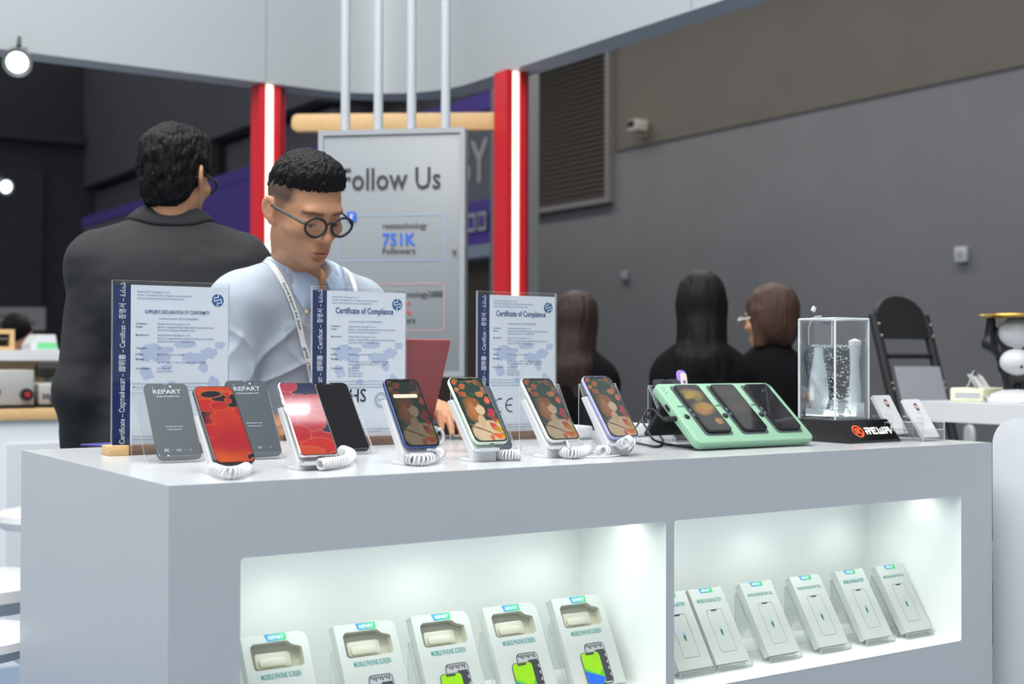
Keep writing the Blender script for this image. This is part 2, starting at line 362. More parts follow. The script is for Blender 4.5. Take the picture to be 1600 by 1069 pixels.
m = MB(); m.slab(L, .084, .05, .03, .004, 0, T3(L/2, 0, 0) @ RX(PI/2) @ T3(0, 0, -.025)); m.build('timber', 'wood', t)
# ------------------------------------------------------------------ hanging sign
q0 = at(498, 205, d=4.6); q1 = at(727, 199, d=4.52); dv = q1-q0; w = math.hypot(dv.x, dv.y); ang = math.atan2(dv.y, dv.x)
h = .862; zt = (q0.z+q1.z)/2
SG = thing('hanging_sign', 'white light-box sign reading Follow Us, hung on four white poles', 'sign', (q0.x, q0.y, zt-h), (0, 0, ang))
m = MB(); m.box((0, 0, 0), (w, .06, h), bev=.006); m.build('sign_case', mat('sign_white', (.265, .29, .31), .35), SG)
m = MB()
for a, b in (((0, -.006, 0), (.018, 0, h)), ((w-.018, -.006, 0), (w, 0, h)), ((.018, -.006, h-.018), (w-.018, 0, h)), ((.018, -.006, 0), (w-.018, 0, .018))): m.box(a, b)
m.build('sign_frame', mat('sign_frame_white', (.32, .345, .37), .3), SG, smooth=False)
TS = RX(PI/2)
def sx(px): return (px-498)/229*w
def sy(py): return h-(py-203)/383*h
m = MB()
m.text('Follow Us', .108, sx(532), sy(296), .003, 0, TS, bold=.012, xs=.82)
m.text('rewatechnology', .030, sx(599), sy(357), .003, 0, TS, bold=.01, xs=.82); m.text('Followers', .03, sx(599), sy(396), .003, 0, TS, bold=.01)
m.text('rewatechnology2888', .030, sx(599), sy(463), .003, 0, TS, bold=.01, xs=.85); m.text('Followers', .03, sx(599), sy(503), .003, 0, TS, bold=.01)
m.text('751K', .06, sx(599), sy(383), .003, 1, TS, bold=.02, xs=.9); m.text('10K', .06, sx(599), sy(489), .003, 2, TS, bold=.02, xs=1.05)
def ring(x0, y0, x1, y1, mi, wd=.002):
    cx, cy, ww, hh = (x0+x1)/2, (y0+y1)/2, x1-x0, abs(y1-y0)
    o = rrect(ww, hh, .012, 4, cx, cy); i = rrect(ww-2*wd, hh-2*wd, .010, 4, cx, cy); m.holed(o, [i], .002, mi, TS)
ring(sx(529), sy(407), sx(696), sy(336), 3); ring(sx(529), sy(515), sx(696), sy(442), 4)
m.prism(rrect(.034, .034, .006, 4, sx(551), sy(338)), .0025, .004, 1, TS); m.prism(rrect(.034, .034, .006, 4, sx(551), sy(441)), .0025, .004, 2, TS)
m.flat([(sx(549), sy(341)), (sx(552), sy(341)), (sx(552), sy(335)), (sx(555), sy(335)), (sx(555), sy(334)), (sx(549), sy(334))], .0045, 5, TS)
m.flat([(sx(549), sy(444)), (sx(555), sy(441)), (sx(549), sy(438))], .0045, 5, TS)
m.build('sign_print', [mat('charcoal_print', s3(52, 58, 62), .5), mat('blue_print', s3(42, 98, 205), .5), mat('red_print', s3(214, 62, 66), .5), mat('pale_blue_line', s3(150, 180, 225), .5), mat('pale_red_line', s3(225, 160, 165), .5), 'white'], SG, smooth=False)
m = MB(); m.box((sx(711)-.006, -.012, sy(392)-.008), (sx(711)+.006, -.005, sy(392)+.008), bev=.002); m.build('lock', mat('lock_grey', s3(130, 132, 130), .4, metal=.6), SG)
for px in (537, 590, 643, 697):
    m = MB(); m.lathe([(.0165, h-.005), (.0165, h+2.05)], 16, 0, T3(sx(px)*.985, .03, 0)); m.build('hanging_pole', mat('pole_white', (.43, .47, .50), .35), SG)
m = MB(); m.box((-.3, .0, h+2.04), (w+.3, .06, h+2.1)); m.build('top_rail', 'steel', SG)
# spotlights
def spot(p, lab, aim, k):
    t = thing('spotlight', lab, 'spotlight', p, Vector(aim).to_track_quat('-Z', 'Y').to_euler())
    m = MB(); m.lathe([(.02*k, .16*k), (.05*k, .15*k), (.055*k, .02*k), (.062*k, 0), (.05*k, .004*k), (.045*k, .03*k)], 20); m.build('lamp_housing', mat('lamp_grey', s3(120, 124, 126), .4, metal=.5), t)
    m = MB(); m.lathe([(.045*k, .006*k), (.03*k, -.004*k), (.001, -.008*k)], 20); m.build('lamp_lens', glow('lamp_glow', (.86, 1, .95), 3), t)
    m = MB(); m.tube([(0, .06*k, .08*k), (0, .08*k, .2*k), (0, 0, .24*k)], .008*k); m.box((-.03*k, -.03*k, .23*k), (.03*k, .03*k, .26*k)); m.build('bracket', 'black', t)
spot(at(27, 98, d=5.6), 'lit spotlight mounted under the left part of the white fascia', (-.25, -.9, -.35), 1.0)
spot(at(10, 292, d=9.5), 'distant lit spotlight against the dark hall, below the fascia spotlight', (.25, -.9, -.2), 1.0)
# ================================================================== the display counter
CL, CD, CT = 1.897, .878, 1.05
ct = thing('display_counter', 'long white display counter with two lit niches in its front', 'counter', (0, 0, 0))
n1 = (.1104, .9391); n2 = (.9594, 1.788); NZ = (.618, .936); ND = .268
holes = [rrect(b-a, NZ[1]-NZ[0], .007, 4, (a+b)/2, (NZ[0]+NZ[1])/2) for a, b in (n1, n2)]
TF = RX(PI/2)
m = MB(); m.holed([(0, 0), (CL, 0), (CL, CT), (0, CT)], holes, 0, 0, TF)
e = .0015
m.add([(0, 0, 0), (CL, 0, 0), (CL, CD, 0), (0, CD, 0), (0, 0, CT), (CL, 0, CT), (CL, CD, CT), (0, CD, CT)], [(3, 2, 1, 0), (4, 5, 6, 7), (1, 2, 6, 5), (2, 3, 7, 6), (3, 0, 4, 7)])
cb = m.build('counter_body', 'counter', ct, smooth=False)
for hh, (a, b) in zip(holes, (n1, n2)):
    m = MB(); L = [[(x, -.0005, z) for x, z in hh], [(x, ND, z) for x, z in hh]]
    m.loops(L, 0, None, False, True); o = m.build('niche', 'niche', ct)
    nl = 3
    for k in range(nl):
        x = a+(b-a)*(k+.5)/nl+.03
        m = MB(); m.lathe([(.022, NZ[1]-.004), (.022, NZ[1]-.0005)], 20, 0, T3(x, .17, 0)); m.build('downlight', glow('downlight_glow', (.95, 1, .96), 2), o)
        l = bpy.data.lights.new('niche_lamp', 'SPOT'); l.energy = .7; l.spot_size = math.radians(125); l.spot_blend = .8; l.shadow_soft_size = .02; l.color = (.93, 1, .95)
        lo = bpy.data.objects.new('niche_lamp', l); COL.objects.link(lo); lo.location = (x, .17, NZ[1]-.008)
    area('niche_fill', ((a+b)/2, .10, NZ[1]-.006), (0, 0, 0), b-a-.04, .03, 1.15 if a < .5 else .85, (.93, 1, .95))  # added unseen fill, evens out the brightness between the downlights

# ------------------------------------------------------------------ packaging
G_LBL = hgrad('label_fade', s3(60, 150, 215), s3(70, 200, 120), .04, .078)
G_LBL2 = hgrad('small_label_fade', s3(60, 150, 215), s3(70, 200, 120), .026, .062)
M['box_card'] = mat('matt_white_card', (.57, .60, .575), .5)
M['blister'] = mat('cream_insert', s3(196, 196, 180), .4)
M['lime'] = mat('lime_print', s3(150, 214, 20), .4); M['leaf'] = mat('green_print', s3(90, 190, 70), .4); M['blue'] = mat('bright_blue_print', s3(40, 105, 225), .4); M['char'] = mat('charcoal_ink', s3(66, 64, 74), .4); M['charl'] = mat('silver_print', s3(190, 192, 196), .4)
def screen_box():
    w, h, d = .115, .172, .020
    t = thing('screen_box', '', 'box', (0, 0, 0), lean(math.radians(28)), 'phone screen boxes in the left niche')
    m = MB()
    o = [(0, 0), (w, 0)]+[(w-.016+.016*math.cos(a), h-.016+.016*math.sin(a)) for a in [PI/2*i/6 for i in range(7)]]+[(0, h)]
    x0, x1, y1, y0 = .013, .102, h-.014, h-.058
    win = [(x0+.004, y0), (x1-.004, y0), (x1, y0+.004), (x1, y1-.013), (x1-.006, y1-.010), (x1-.016, y1-.007), (x1-.022, y1-.001), (x1-.026, y1), (x0+.006, y1), (x0, y1-.006), (x0, y0+.004)]
    m.holed(o, [win], 0, 0)
    n = len(o); m.loops([[(x, y, -d) for x, y in o], [(x, y, 0) for x, y in o]], 0, None, True, False)
    m.build('carton', 'box_card', t, angle=30)
    m = MB(); m.loops([[(x, y, -.0002) for x, y in win], [(x*.985+.001, y*.99+.001, -.016) for x, y in win]], 0, None, False, True)
    m.slab(.062, .026, .006, .006, .002, 0, T3(.053, y0+.017, -.016)); m.slab(.046, .014, .004, .005, .001, 0, T3(.05, y0+.013, -.0105))
    m.build('tray_insert', 'blister', t)
    m = MB(); m.flat([(.040, h-.0006), (.078, h-.0006), (.078, h-.0125), (.044, h-.0125)], .0004); m.build('brand_label', G_LBL, t, smooth=False)
    m = MB(); m.text('REPART', .0085, .0465, h-.0095, .0007, 0, bold=.03, xs=.92); m.build('label_lettering', 'text_white', t, smooth=False)
    m = MB(); m.text('MOBILE PHONE SCREEN', .0125, w/2, h-.074, .0004, 0, align='CENTER', bold=.012, xs=.52)
    m.slab(.046, .079, .0003, .008, 0, 5, T3(.066, h-.131, .0001)); m.slab(.043, .076, .0003, .007, 0, 2, T3(.066, h-.131, .0003))
    m.flat([(.066, h-.105), (.086, h-.105), (.086, h-.166), (.072, h-.166), (.072, h-.116), (.058, h-.116), (.058, h-.109), (.066, h-.109)], .0008, 1)
    for k in range(9): m.flat([(.047+k*.0042, h-.0945), (.0495+k*.0042, h-.0945), (.0495+k*.0042, h-.0985-.002*(k % 3)), (.047+k*.0042, h-.0985-.002*(k % 3))], .0009, 1)
    for k in range(9): m.flat([(.0835, h-.11-k*.006), (.0868, h-.11-k*.006), (.0868, h-.1135-k*.006), (.0835, h-.1135-k*.006)], .0011, 2 if k % 2 else 5)
    m.slab(.044, .062, .0004, .008, 0, 1, T3(.050, h-.139, .0012))
    m.prism(rrect(.0415, .0595, .0065, 4, .050, h-.139), .0013, .0018, 3)
    m.flat([(.0295, h-.142), (.0702, h-.157), (.0702, h-.163), (.064, h-.1685), (.036, h-.1685), (.0295, h-.163)], .0019, 6)
    m.flat([(.0295, h-.136), (.0295, h-.142), (.0702, h-.157), (.0702, h-.140), (.060, h-.152)], .00195, 4)
    m.prism(rrect(.019, .0035, .0015, 3, .050, h-.1115), .0015, .0021, 1)
    m.build('front_print', ['teal', 'char', 'charl', 'lime', 'leaf', 'black', 'blue'], t, smooth=False)
    return t
def easel(w, L, tl, back=True, lip=.011, name='acrylic_easel', cat='easel', z0=.0018, dp=.010):
    """leaning clear plate with a lip, a level foot and an upright back leg; local x across, y to the back, z up; plate foot at the origin"""
    t = thing(name, '', cat)
    th = .0022; s, c = math.sin(tl), math.cos(tl)
    m = MB(); T = RX(PI/2-tl)
    m.box((0, 0, -th), (w, L, 0), [1, 0, 1, 1, 1, 1], T); m.m[0:6] = [0, 0, 1, 1, 1, 1]; m.build('plate', ['acr', 'acr_edge'], t, smooth=False)
    m = MB(); m.box((0, -dp, .0002), (w, 0, th), 0); m.m = [0, 0, 1, 1, 0, 1]; m.box((0, -dp-th, .0002), (w, -dp, lip), 1); m.m[6:] = [1, 1, 0, 1, 0, 1]; m.build('lip', ['acr', 'acr_edge'], t, smooth=False)
    if back:
        yb, zb = L*s, L*c
        m = MB(); m.box((0, yb+.0002, -z0), (w, yb+.0002+th, zb-.001)); m.m = [1, 1, 0, 1, 0, 1]; m.build('back_leg', ['acr', 'acr_edge'], t, smooth=False)
    return t
SX = (.171, .3365, .4854, .634, .7864); yt, zt = .15, .7845; tl = math.radians(28); Lb = .172
sb = None; eb = None
names = ('leftmost', 'second from the left', 'in the middle', 'second from the right', 'rightmost')
for i, x in enumerate(SX):
    loc = (x, yt-Lb*math.sin(tl), zt-Lb*math.cos(tl))
    lab = f'white phone screen box, {names[i]} of five in the left niche'
    if i == 0: sb = screen_box(); sb.location = loc; sb['label'] = lab
    else: dup(sb, loc, None, lab)
    el = (x-.004, loc[1]+.0205/math.cos(tl)-.0095*math.tan(tl), NZ[0]+.0022)
    lab = f'clear easel behind the screen box {names[i]} of five'
    if i == 0: eb = easel(.105, .135, tl, dp=.026); eb.location = el; eb['label'] = lab; eb['group'] = 'easels under the screen boxes'
    else: dup(eb, el, None, lab)
def battery_box(cell):
    w, h, d = .089, .16, .016
    t = thing('battery_box', '', 'box', (0, 0, 0), lean(math.radians(32.5)), 'phone battery boxes in the right niche')
    m = MB(); m.box((0, 0, -d), (w, h, 0)); m.build('carton', 'box_card', t, smooth=False)
    m = MB(); m.flat([(.026, h-.0004), (.062, h-.0004), (.062, h-.0105), (.030, h-.0105)], .0004); m.build('brand_label', G_LBL2, t, smooth=False)
    m = MB(); m.text('REPART', .0075, .0325, h-.008, .0007, 0, bold=.03, xs=.9); m.build('label_lettering', 'text_white', t, smooth=False)
    m = MB(); m.text('MOBILE PHONE BATTERY'+(' CELL' if cell else ''), .0115 if not cell else .009, w/2, h-.031, .0004, 0, align='CENTER', bold=.012, xs=.5 if not cell else .56)
    cx, cy = .0455, h-.092; m.holed(rrect(.042, .090, .006, 5, cx, cy), [rrect(.0408, .0888, .0055, 5, cx, cy)], .0004, 1)
    m.flat([(cx-.0085, cy+.0445), (cx+.0085, cy+.0445), (cx+.007, cy+.0415), (cx-.007, cy+.0415)], .0005, 1)
    m.flat(rrect(.0052, .012, .001, 3, cx, cy-.004), .0004, 3); m.flat(rrect(.0052, .004, .001, 3, cx, cy-.009), .0005, 4); m.flat([(cx-.004, cy+.004), (cx+.004, cy+.004), (cx, cy+.0095)], .0004, 2)
    m.build('front_print', ['teal', 'char', mat('sky_print', s3(150, 200, 225), .5), mat('pine_print', s3(40, 110, 105), .5), 'leaf'], t, smooth=False)
    return t
BX6 = (1.036, 1.134, 1.276, 1.422, 1.562, 1.694); cells = (0, 0, 1, 1, 0, 1); tb = math.radians(32.5)
kinds = {}; ek = None
names = ('leftmost, cut by the divider,', 'second from the left', 'third from the left', 'third from the right', 'second from the right', 'rightmost')
for i, x in enumerate(BX6):
    loc = (x, .074, .6325); lab = f'slim battery box, {names[i]} of six in the right niche'
    k = cells[i]
    if k not in kinds: kinds[k] = battery_box(k); kinds[k].location = loc; kinds[k]['label'] = lab
    else: dup(kinds[k], loc, None, lab)
    el = (x-.003, loc[1]+.0166/math.cos(tb)-.0078*math.tan(tb), NZ[0]+.0022); lab = f'clear easel holding the battery box {names[i]} of six'
    if ek is None: ek = easel(.092, .150, tb, dp=.020); ek.location = el; ek['label'] = lab; ek['group'] = 'easels under the battery boxes'
    else: dup(ek, el, None, lab)
# ================================================================== things on the counter
TOP = CT
# --- three certificates
M['stamp'] = mat('stamp_ink', s3(110, 130, 160), .6); M['mark'] = mat('black_mark_ink', s3(48, 58, 76), .6)
def blob(cx, cy, rx, ry, seed, n=16):
    r = random.Random(seed); k = [r.uniform(.65, 1.15) for _ in range(n)]
    return [(cx+rx*k[i]*math.cos(2*PI*i/n), cy+ry*k[i]*math.sin(2*PI*i/n)) for i in range(n)]
def certificate(label, X, Y, w, h, kind):
    t = thing('certificate_stand', label, 'certificate', (X, Y, TOP), (0, 0, 0))
    m = MB(); m.box((-.010, -.022, 0), (.028, .026, .019), 0, bev=.0015); m.box((.0285, -.0215, 0), (w+.012, .0255, .0188), 1, bev=.0015); m.box((w+.0125, -.022, 0), (w+.03, .026, .019), 0, bev=.0015)
    m.build('wooden_base', ['wood', 'walnut'], t)
    z0 = .012; TP = T3(0, 0, z0) @ RX(PI/2)
    m = MB(); b = len(m.f); m.box((0, -.0035, z0), (w, -.0008, z0+h)); m.m = [1, 1, 0, 1, 0, 1]; m.box((0, .0008, z0), (w, .0035, z0+h)); m.m[6:] = [1, 1, 0, 1, 0, 1]
    m.build('acrylic_sheet', ['acr', 'acr_edge'], t, smooth=False)
    m = MB(); px0, px1, py0, py1 = .002, w-.002, .004, h-.008; pw, ph = px1-px0, py1-py0
    m.box((px0, -.0003, z0+py0), (px1, .0003, z0+py1))
    X_ = lambda f: px0+f*pw
    Y_ = lambda f: py1-f*ph
    zf = .0004
    m.flat([(X_(0), Y_(1)), (X_(.148), Y_(1)), (X_(.148), Y_(0)), (X_(0), Y_(0))], zf, 1, TP)
    m.text('Certificate \u2013 \u0421\u0435\u0440\u0442\u0438\u0444\u0438\u043a\u0430\u0442 \u2013 \u8b49\u660e\u66f8 \u2013 Certificat \u2013 \uc99d\uba85\uc11c \u2013 \ufe93\ufea9\ufe8e\ufeec\ufeb7', .0148, X_(.102), Y_(.985), zf*1.5, 2, TP, rot=PI/2, xs=.765, bold=.01)
    k = 0
    for cx, cy, rx, ry in ((.30, .44, .09, .05), (.36, .40, .14, .045), (.42, .45, .10, .04), (.29, .55, .06, .07), (.62, .37, .1, .03), (.70, .45, .12, .05), (.83, .42, .1, .05), (.93, .37, .055, .035), (.78, .51, .05, .05), (.87, .62, .06, .065), (.50, .62, .04, .03), (.46, .51, .05, .025)):
        k += 1; m.flat(blob(X_(cx), Y_(cy), rx*pw, ry*ph*.8, k), zf+.00004*k*.5, 3, TP)
    zt = .0012
    def ln(fx, fy, s, body, mi=5, **kw): m.text(body, s, X_(fx), Y_(fy), zt, mi, TP, **kw)
    for fy, b in ((.046, 'Shenzhen ZKT Technology Co., Ltd.'), (.067, '1/F, No. 101, Building B, No. 6, Tongnei Community Industrial'), (.087, 'Avenue, Fuhai Street, Bao\u2019an District, Shenzhen,China')): ln(.20, fy, .0046, b, bold=.012, xs=.93)
    if kind == 1: ln(.55, .176, .0098, 'SUPPLIER\u2019S DECLARATION OF CONFORMITY', 4, align='CENTER', bold=.012, xs=.66)
    else: ln(.55, .152, .0180, 'Certificate of Compliance', 4, align='CENTER', bold=.018, xs=.74)
    ln(.56, .212, .0050, 'Certificate Number: ZKT-22010400050C' if kind == 1 else 'Certificate Number: ZKT-22010050241E', align='CENTER', bold=.012, xs=.95)
    dist = ('Shenzhen Ruihe Technology Co., Ltd.', '8th Floor, Tongjian Building, Songling Road, Baoyuan Community,', 'Fuhai District, Shenzhen, Guangdong, China')
    rows = [(.245, 'Certificate\u2019s', dist[0]), (.265, 'Holder', dist[1]), (.284, '', dist[2]), (.315, 'Manufacturer', dist[0]), (.336, '', dist[1]), (.355, '', dist[2]), (.397, 'Trade Mark', 'N/A'), (.436, 'Product', 'Mobile Phone Screen Assembly'), (.466, 'Model(s)', 'X'), (.486, '', 'XR, XS, XsMax, 11, 11Pro, 11ProMax, 12Pro, 12ProMax')]
    rows += [(.524, 'Test Standard', 'FCC Part 15.B'), (.543, '', 'ANSI C63.4:2014')] if kind == 1 else [(.503, '', '7Plus, 7, 8Plus, 8, 6Plus, 6s, 6, Max, 12Pro, 12ProMax'), (.530, 'Test Standard', 'EN 55032:2015'), (.548, '', 'EN 55035:2017'), (.566, '', 'EN 61000-3-2:2014'), (.584, '', 'EN 61000-3-3:2013')]
    for fy, a, b in rows:
        if a: ln(.19, fy, .0047, a, 4, bold=.014)
        ln(.375, fy, .0046, b, bold=.012, xs=.93)
    for q, b in enumerate(('The following equipment has been tested by us and found in compliance with the requirements of the', 'EMC Directive and the essential requirements. It is possible to use this mark to demonstrate the', 'compliance with the directive. The certificate applies only to the tested sample above mentioned')): ln(.165, .618+q*.021, .0043, b, xs=.86, bold=.008)
    for q, b in enumerate(('This Certificate of Conformity is based on an evaluation of the samples of the above mentioned product.', 'Technical Report and documentation are at the applicant\u2019s disposal. www.zkt-lab.com')): ln(.165, .945+q*.018, .0042, b, xs=.86, bold=.008)
    cx, cy, r = X_(.905), Y_(.082), .0122
    m.flat(circ(r, 32, cx, cy), zt, 6, TP)
    def bar(x0, y0, x1, y1, wd=.0019):
        d = math.hypot(x1-x0, y1-y0); nx, ny = -(y1-y0)/d*wd/2, (x1-x0)/d*wd/2
        m.flat([(cx+x0*r+nx, cy+y0*r+ny), (cx+x0*r-nx, cy+y0*r-ny), (cx+x1*r-nx, cy+y1*r-ny), (cx+x1*r+nx, cy+y1*r+ny)][::1], zt+.0003, 0, TP); m.f[-1] = m.f[-1][::-1] if False else m.f[-1]
    for a in ((.08, 1, .08, .45), (.08, .45, -.62, .45), (-.6, .5, -.6, -.2), (-.66, -.2, .7, .22), (.64, .28, .64, -.45), (.7, -.45, -.08, -.45), (-.08, -.4, -.08, -1)): bar(*a)
    if kind == 1: ln(.30, .74, .03, 'FC', 7, bold=.02)
    if kind == 2:
        ln(.20, .755, .040, 'RoHS', 7, bold=.01, xs=.88)
        for rr in (.0165, .0125): m.holed(circ(rr, 36, X_(.735), Y_(.745)), [circ(rr-.0009, 36, X_(.735), Y_(.745))], zt, 8, TP)
        ln(.735, .755, .008, 'PASS', 8, align='CENTER')
        for q in range(20): a = q*PI/10; m.flat(circ(.0008, 6, X_(.735)+.0145*math.cos(a), Y_(.745)+.0145*math.sin(a)), zt, 8, TP)
    if kind == 3:
        R, wd = .0165, .0028
        for c0, mid in ((X_(.285), 0), (X_(.425), 1)):
            a0, a1 = math.radians(75), math.radians(285); o = circ(R, 20, c0, Y_(.80), a0, a1); i = circ(R-wd, 20, c0, Y_(.80), a0, a1)[::-1]
            q = len(o)
            for j in range(q-1): m.flat([o[j], o[j+1], i[q-2-j], i[q-1-j]], zt, 7, TP)
            if mid: m.flat([(c0-R+wd, Y_(.80)-wd/2), (c0+.002, Y_(.80)-wd/2), (c0+.002, Y_(.80)+wd/2), (c0-R+wd, Y_(.80)+wd/2)], zt, 7, TP)
    m.build('printed_certificate', ['paper', 'navy', 'text_white', 'map', 'ink', 'ink2', 'logo', 'mark', 'stamp'], t, smooth=False)
    return t
certificate('certificate stand in front of the dark suited man, headed Supplier\u2019s Declaration of Conformity', .108, .64, .234, .322, 1)
certificate('certificate stand headed Certificate of Compliance, middle of three, before the red laptop', .532, .66, .226, .325, 2)
certificate('certificate stand headed Certificate of Compliance, rightmost of three, with a CE mark', .941, .66, .220, .328, 3)
t = thing('blue_booklet', 'thin blue booklet lying at the counter edge behind the first certificate', 'booklet', at(164, 698, Z=TOP), (0, 0, .3))
m = MB(); m.box((-.02, -.06, 0), (.12, .06, .004), bev=.001); m.build('cover', mat('indigo_cover', s3(64, 62, 130), .5), t)
m = MB(); m.box((-.018, -.0595, .001), (.1205, .0595, .003)); m.build('pages', 'paper', t)
# --- grey back panels and the black screen panel on clear easels
def panel_outline(w, h, r=.011, notch=True):
    P = rrect(w, h, r, 6, w/2, h/2)
    if notch:
        o = []
        for a, b in zip(P, P[1:]+P[:1]):
            o.append(a)
            if abs(a[1]-h) < 1e-6 and abs(b[1]-h) < 1e-6 and a[0] > b[0]: o += [(w*.56, h), (w*.53, h-.0025), (w*.47, h-.0025), (w*.44, h)]
        P = o
    return P
def grey_panel(label, loc, tilt, w, h, printed=True):
    t = thing('phone_back_panel', label, 'phone panel', loc, lean(tilt), 'grey phone back panels')
    m = MB(); m.prism(panel_outline(w, h), -.0022, 0); m.build('panel_sheet', 'grey_panel', t)
    m = MB()
    if True:
        m.text('REPART', .0125, w*.5, h-.0220, .0004, 0, align='CENTER', bold=.01, xs=1.22)
        m.text('THE BEST REPLACEMENT PARTS', .0036, w*.5, h-.029, .0004, 0, align='CENTER', bold=.02, xs=.85)
        m.text('Scan QR code to visit', .004, w*.5, h-.092, .0004, 0, align='CENTER', bold=.012, xs=.9); m.text('www.repart.com', .004, w*.5, h-.098, .0004, 0, align='CENTER', bold=.012, xs=.95)
        m.text('FC', .0075, w*.18, .016, .0004, 0, bold=.03); m.text('C\u20ac', .0065, w*.45, .016, .0004, 0, bold=.01); m.text('\u2713', .0065, w*.72, .016, .0004, 0)
        for q in (.36, .64): m.flat(circ(.0006, 8, w*q, .0185), .0004, 0)
    m.build('lettering', 'grey_ink', t, smooth=False); m = MB()
    for x, y, r in ((w*.60, h-.007, .0018), (w*.46, h-.0115, .0008), (w*.20, h-.0095, .0008), (w*.72, h-.012, .0006), (w*.24, .008, .0014), (w*.05, .01, .0009)): m.flat(circ(r, 10, x, y), .0005, 0)
    m.build('sensor_dots', 'white', t, smooth=False)
    return t
G1 = grey_panel('slim grey phone back panel, left of the leftmost phone', (.1186, .400, 1.0562), math.radians(33), .0815, .158)
G2 = grey_panel('slim grey phone back panel, right of the leftmost phone', (.2674, .392, 1.0562), math.radians(31), .0825, .160)
b = at(579, 704, Z=1.0575); tt = at(541, 598, X=b.x)
t = thing('spare_screen', 'glossy black phone screen panel beside the second phone', 'phone panel', (b.x-.082, b.y, b.z), lean(math.atan2(tt.y-b.y, tt.z-b.z)))
BL3 = (b.x-.082, b.y, b.z); tilt3 = math.atan2(tt.y-b.y, tt.z-b.z); L3 = (tt-b).length
m = MB(); m.prism(panel_outline(.082, L3), -.0022, 0); m.build('glass', 'black_gloss', t)
m = MB(); m.prism(rrect(.022, .0012, .0005, 3, .041, L3-.004), 0, .0003); m.flat(circ(.0012, 10, .014, L3-.005), .0003, 1); m.build('earpiece', ['grey_panel', 'steel'], t, smooth=False)
b = at(803, 701, Z=1.0575); tt = at(765, 602, X=b.x)
BL4 = (b.x-.082, b.y, b.z); tilt4 = math.atan2(tt.y-b.y, tt.z-b.z)
grey_panel('grey phone back panel half hidden behind the mint framed phone', BL4, tilt4, .082, (tt-b).length)
b = at(1057, 687, Z=1.0575); BL6 = (b.x, b.y, b.z); tilt6 = math.radians(33)
t = thing('spare_screen', 'dark phone panel on an easel, mostly hidden behind the mint dock', 'phone panel', BL6, lean(tilt6))
m = MB(); m.prism(panel_outline(.082, .158), -.0022, 0); m.build('panel_sheet', mat('dark_panel', s3(52, 54, 60), .3), t)
m = MB(); m.text('REPART', .008, .03, .02, .0004, 0, bold=.02); m.prism(rrect(.03, .006, .002, 3, .04, .150), 0, .0006, 1); m.build('lettering', ['grey_ink', 'black'], t, smooth=False)
E1 = None
for lab, (x, y, z), tl_ in (('clear acrylic easel holding the leftmost grey panel', (.1186-.021, .400, 1.0562), math.radians(33)), ('clear acrylic easel holding the grey panel between the first two phones', (.2674-.018, .392, 1.0562), math.radians(31)),
        ('clear acrylic easel holding the black screen panel', (BL3[0]-.012, BL3[1], BL3[2]), tilt3), ('clear acrylic easel holding the half hidden grey panel', (BL4[0]-.012, BL4[1], BL4[2]), tilt4),
        ('clear acrylic easel holding the dark panel behind the mint dock', (BL6[0]-.014, BL6[1], BL6[2]), tilt6)):
    e_ = easel(.103, .148, tl_); e_['label'] = lab; e_['group'] = 'clear easels on the counter'
    c_, s_ = math.cos(tl_), math.sin(tl_); e_.location = (x, y+.0035*c_, z-.0035*s_-.0022); e_.location.z = TOP+.0022; e_.location.y = y+.0030/c_+(z-TOP-.0022)*-math.tan(tl_)
for lab, px in (('empty clear acrylic easel behind the white framed phone', 874), ('empty clear acrylic easel behind the lavender framed phone', 963)):
    q = at(px, 599, Y=.475); e_ = easel(.103, .150, math.radians(31)); e_['label'] = lab; e_['group'] = 'clear easels on the counter'; e_.location = (q.x-.103, .40, TOP+.0022)
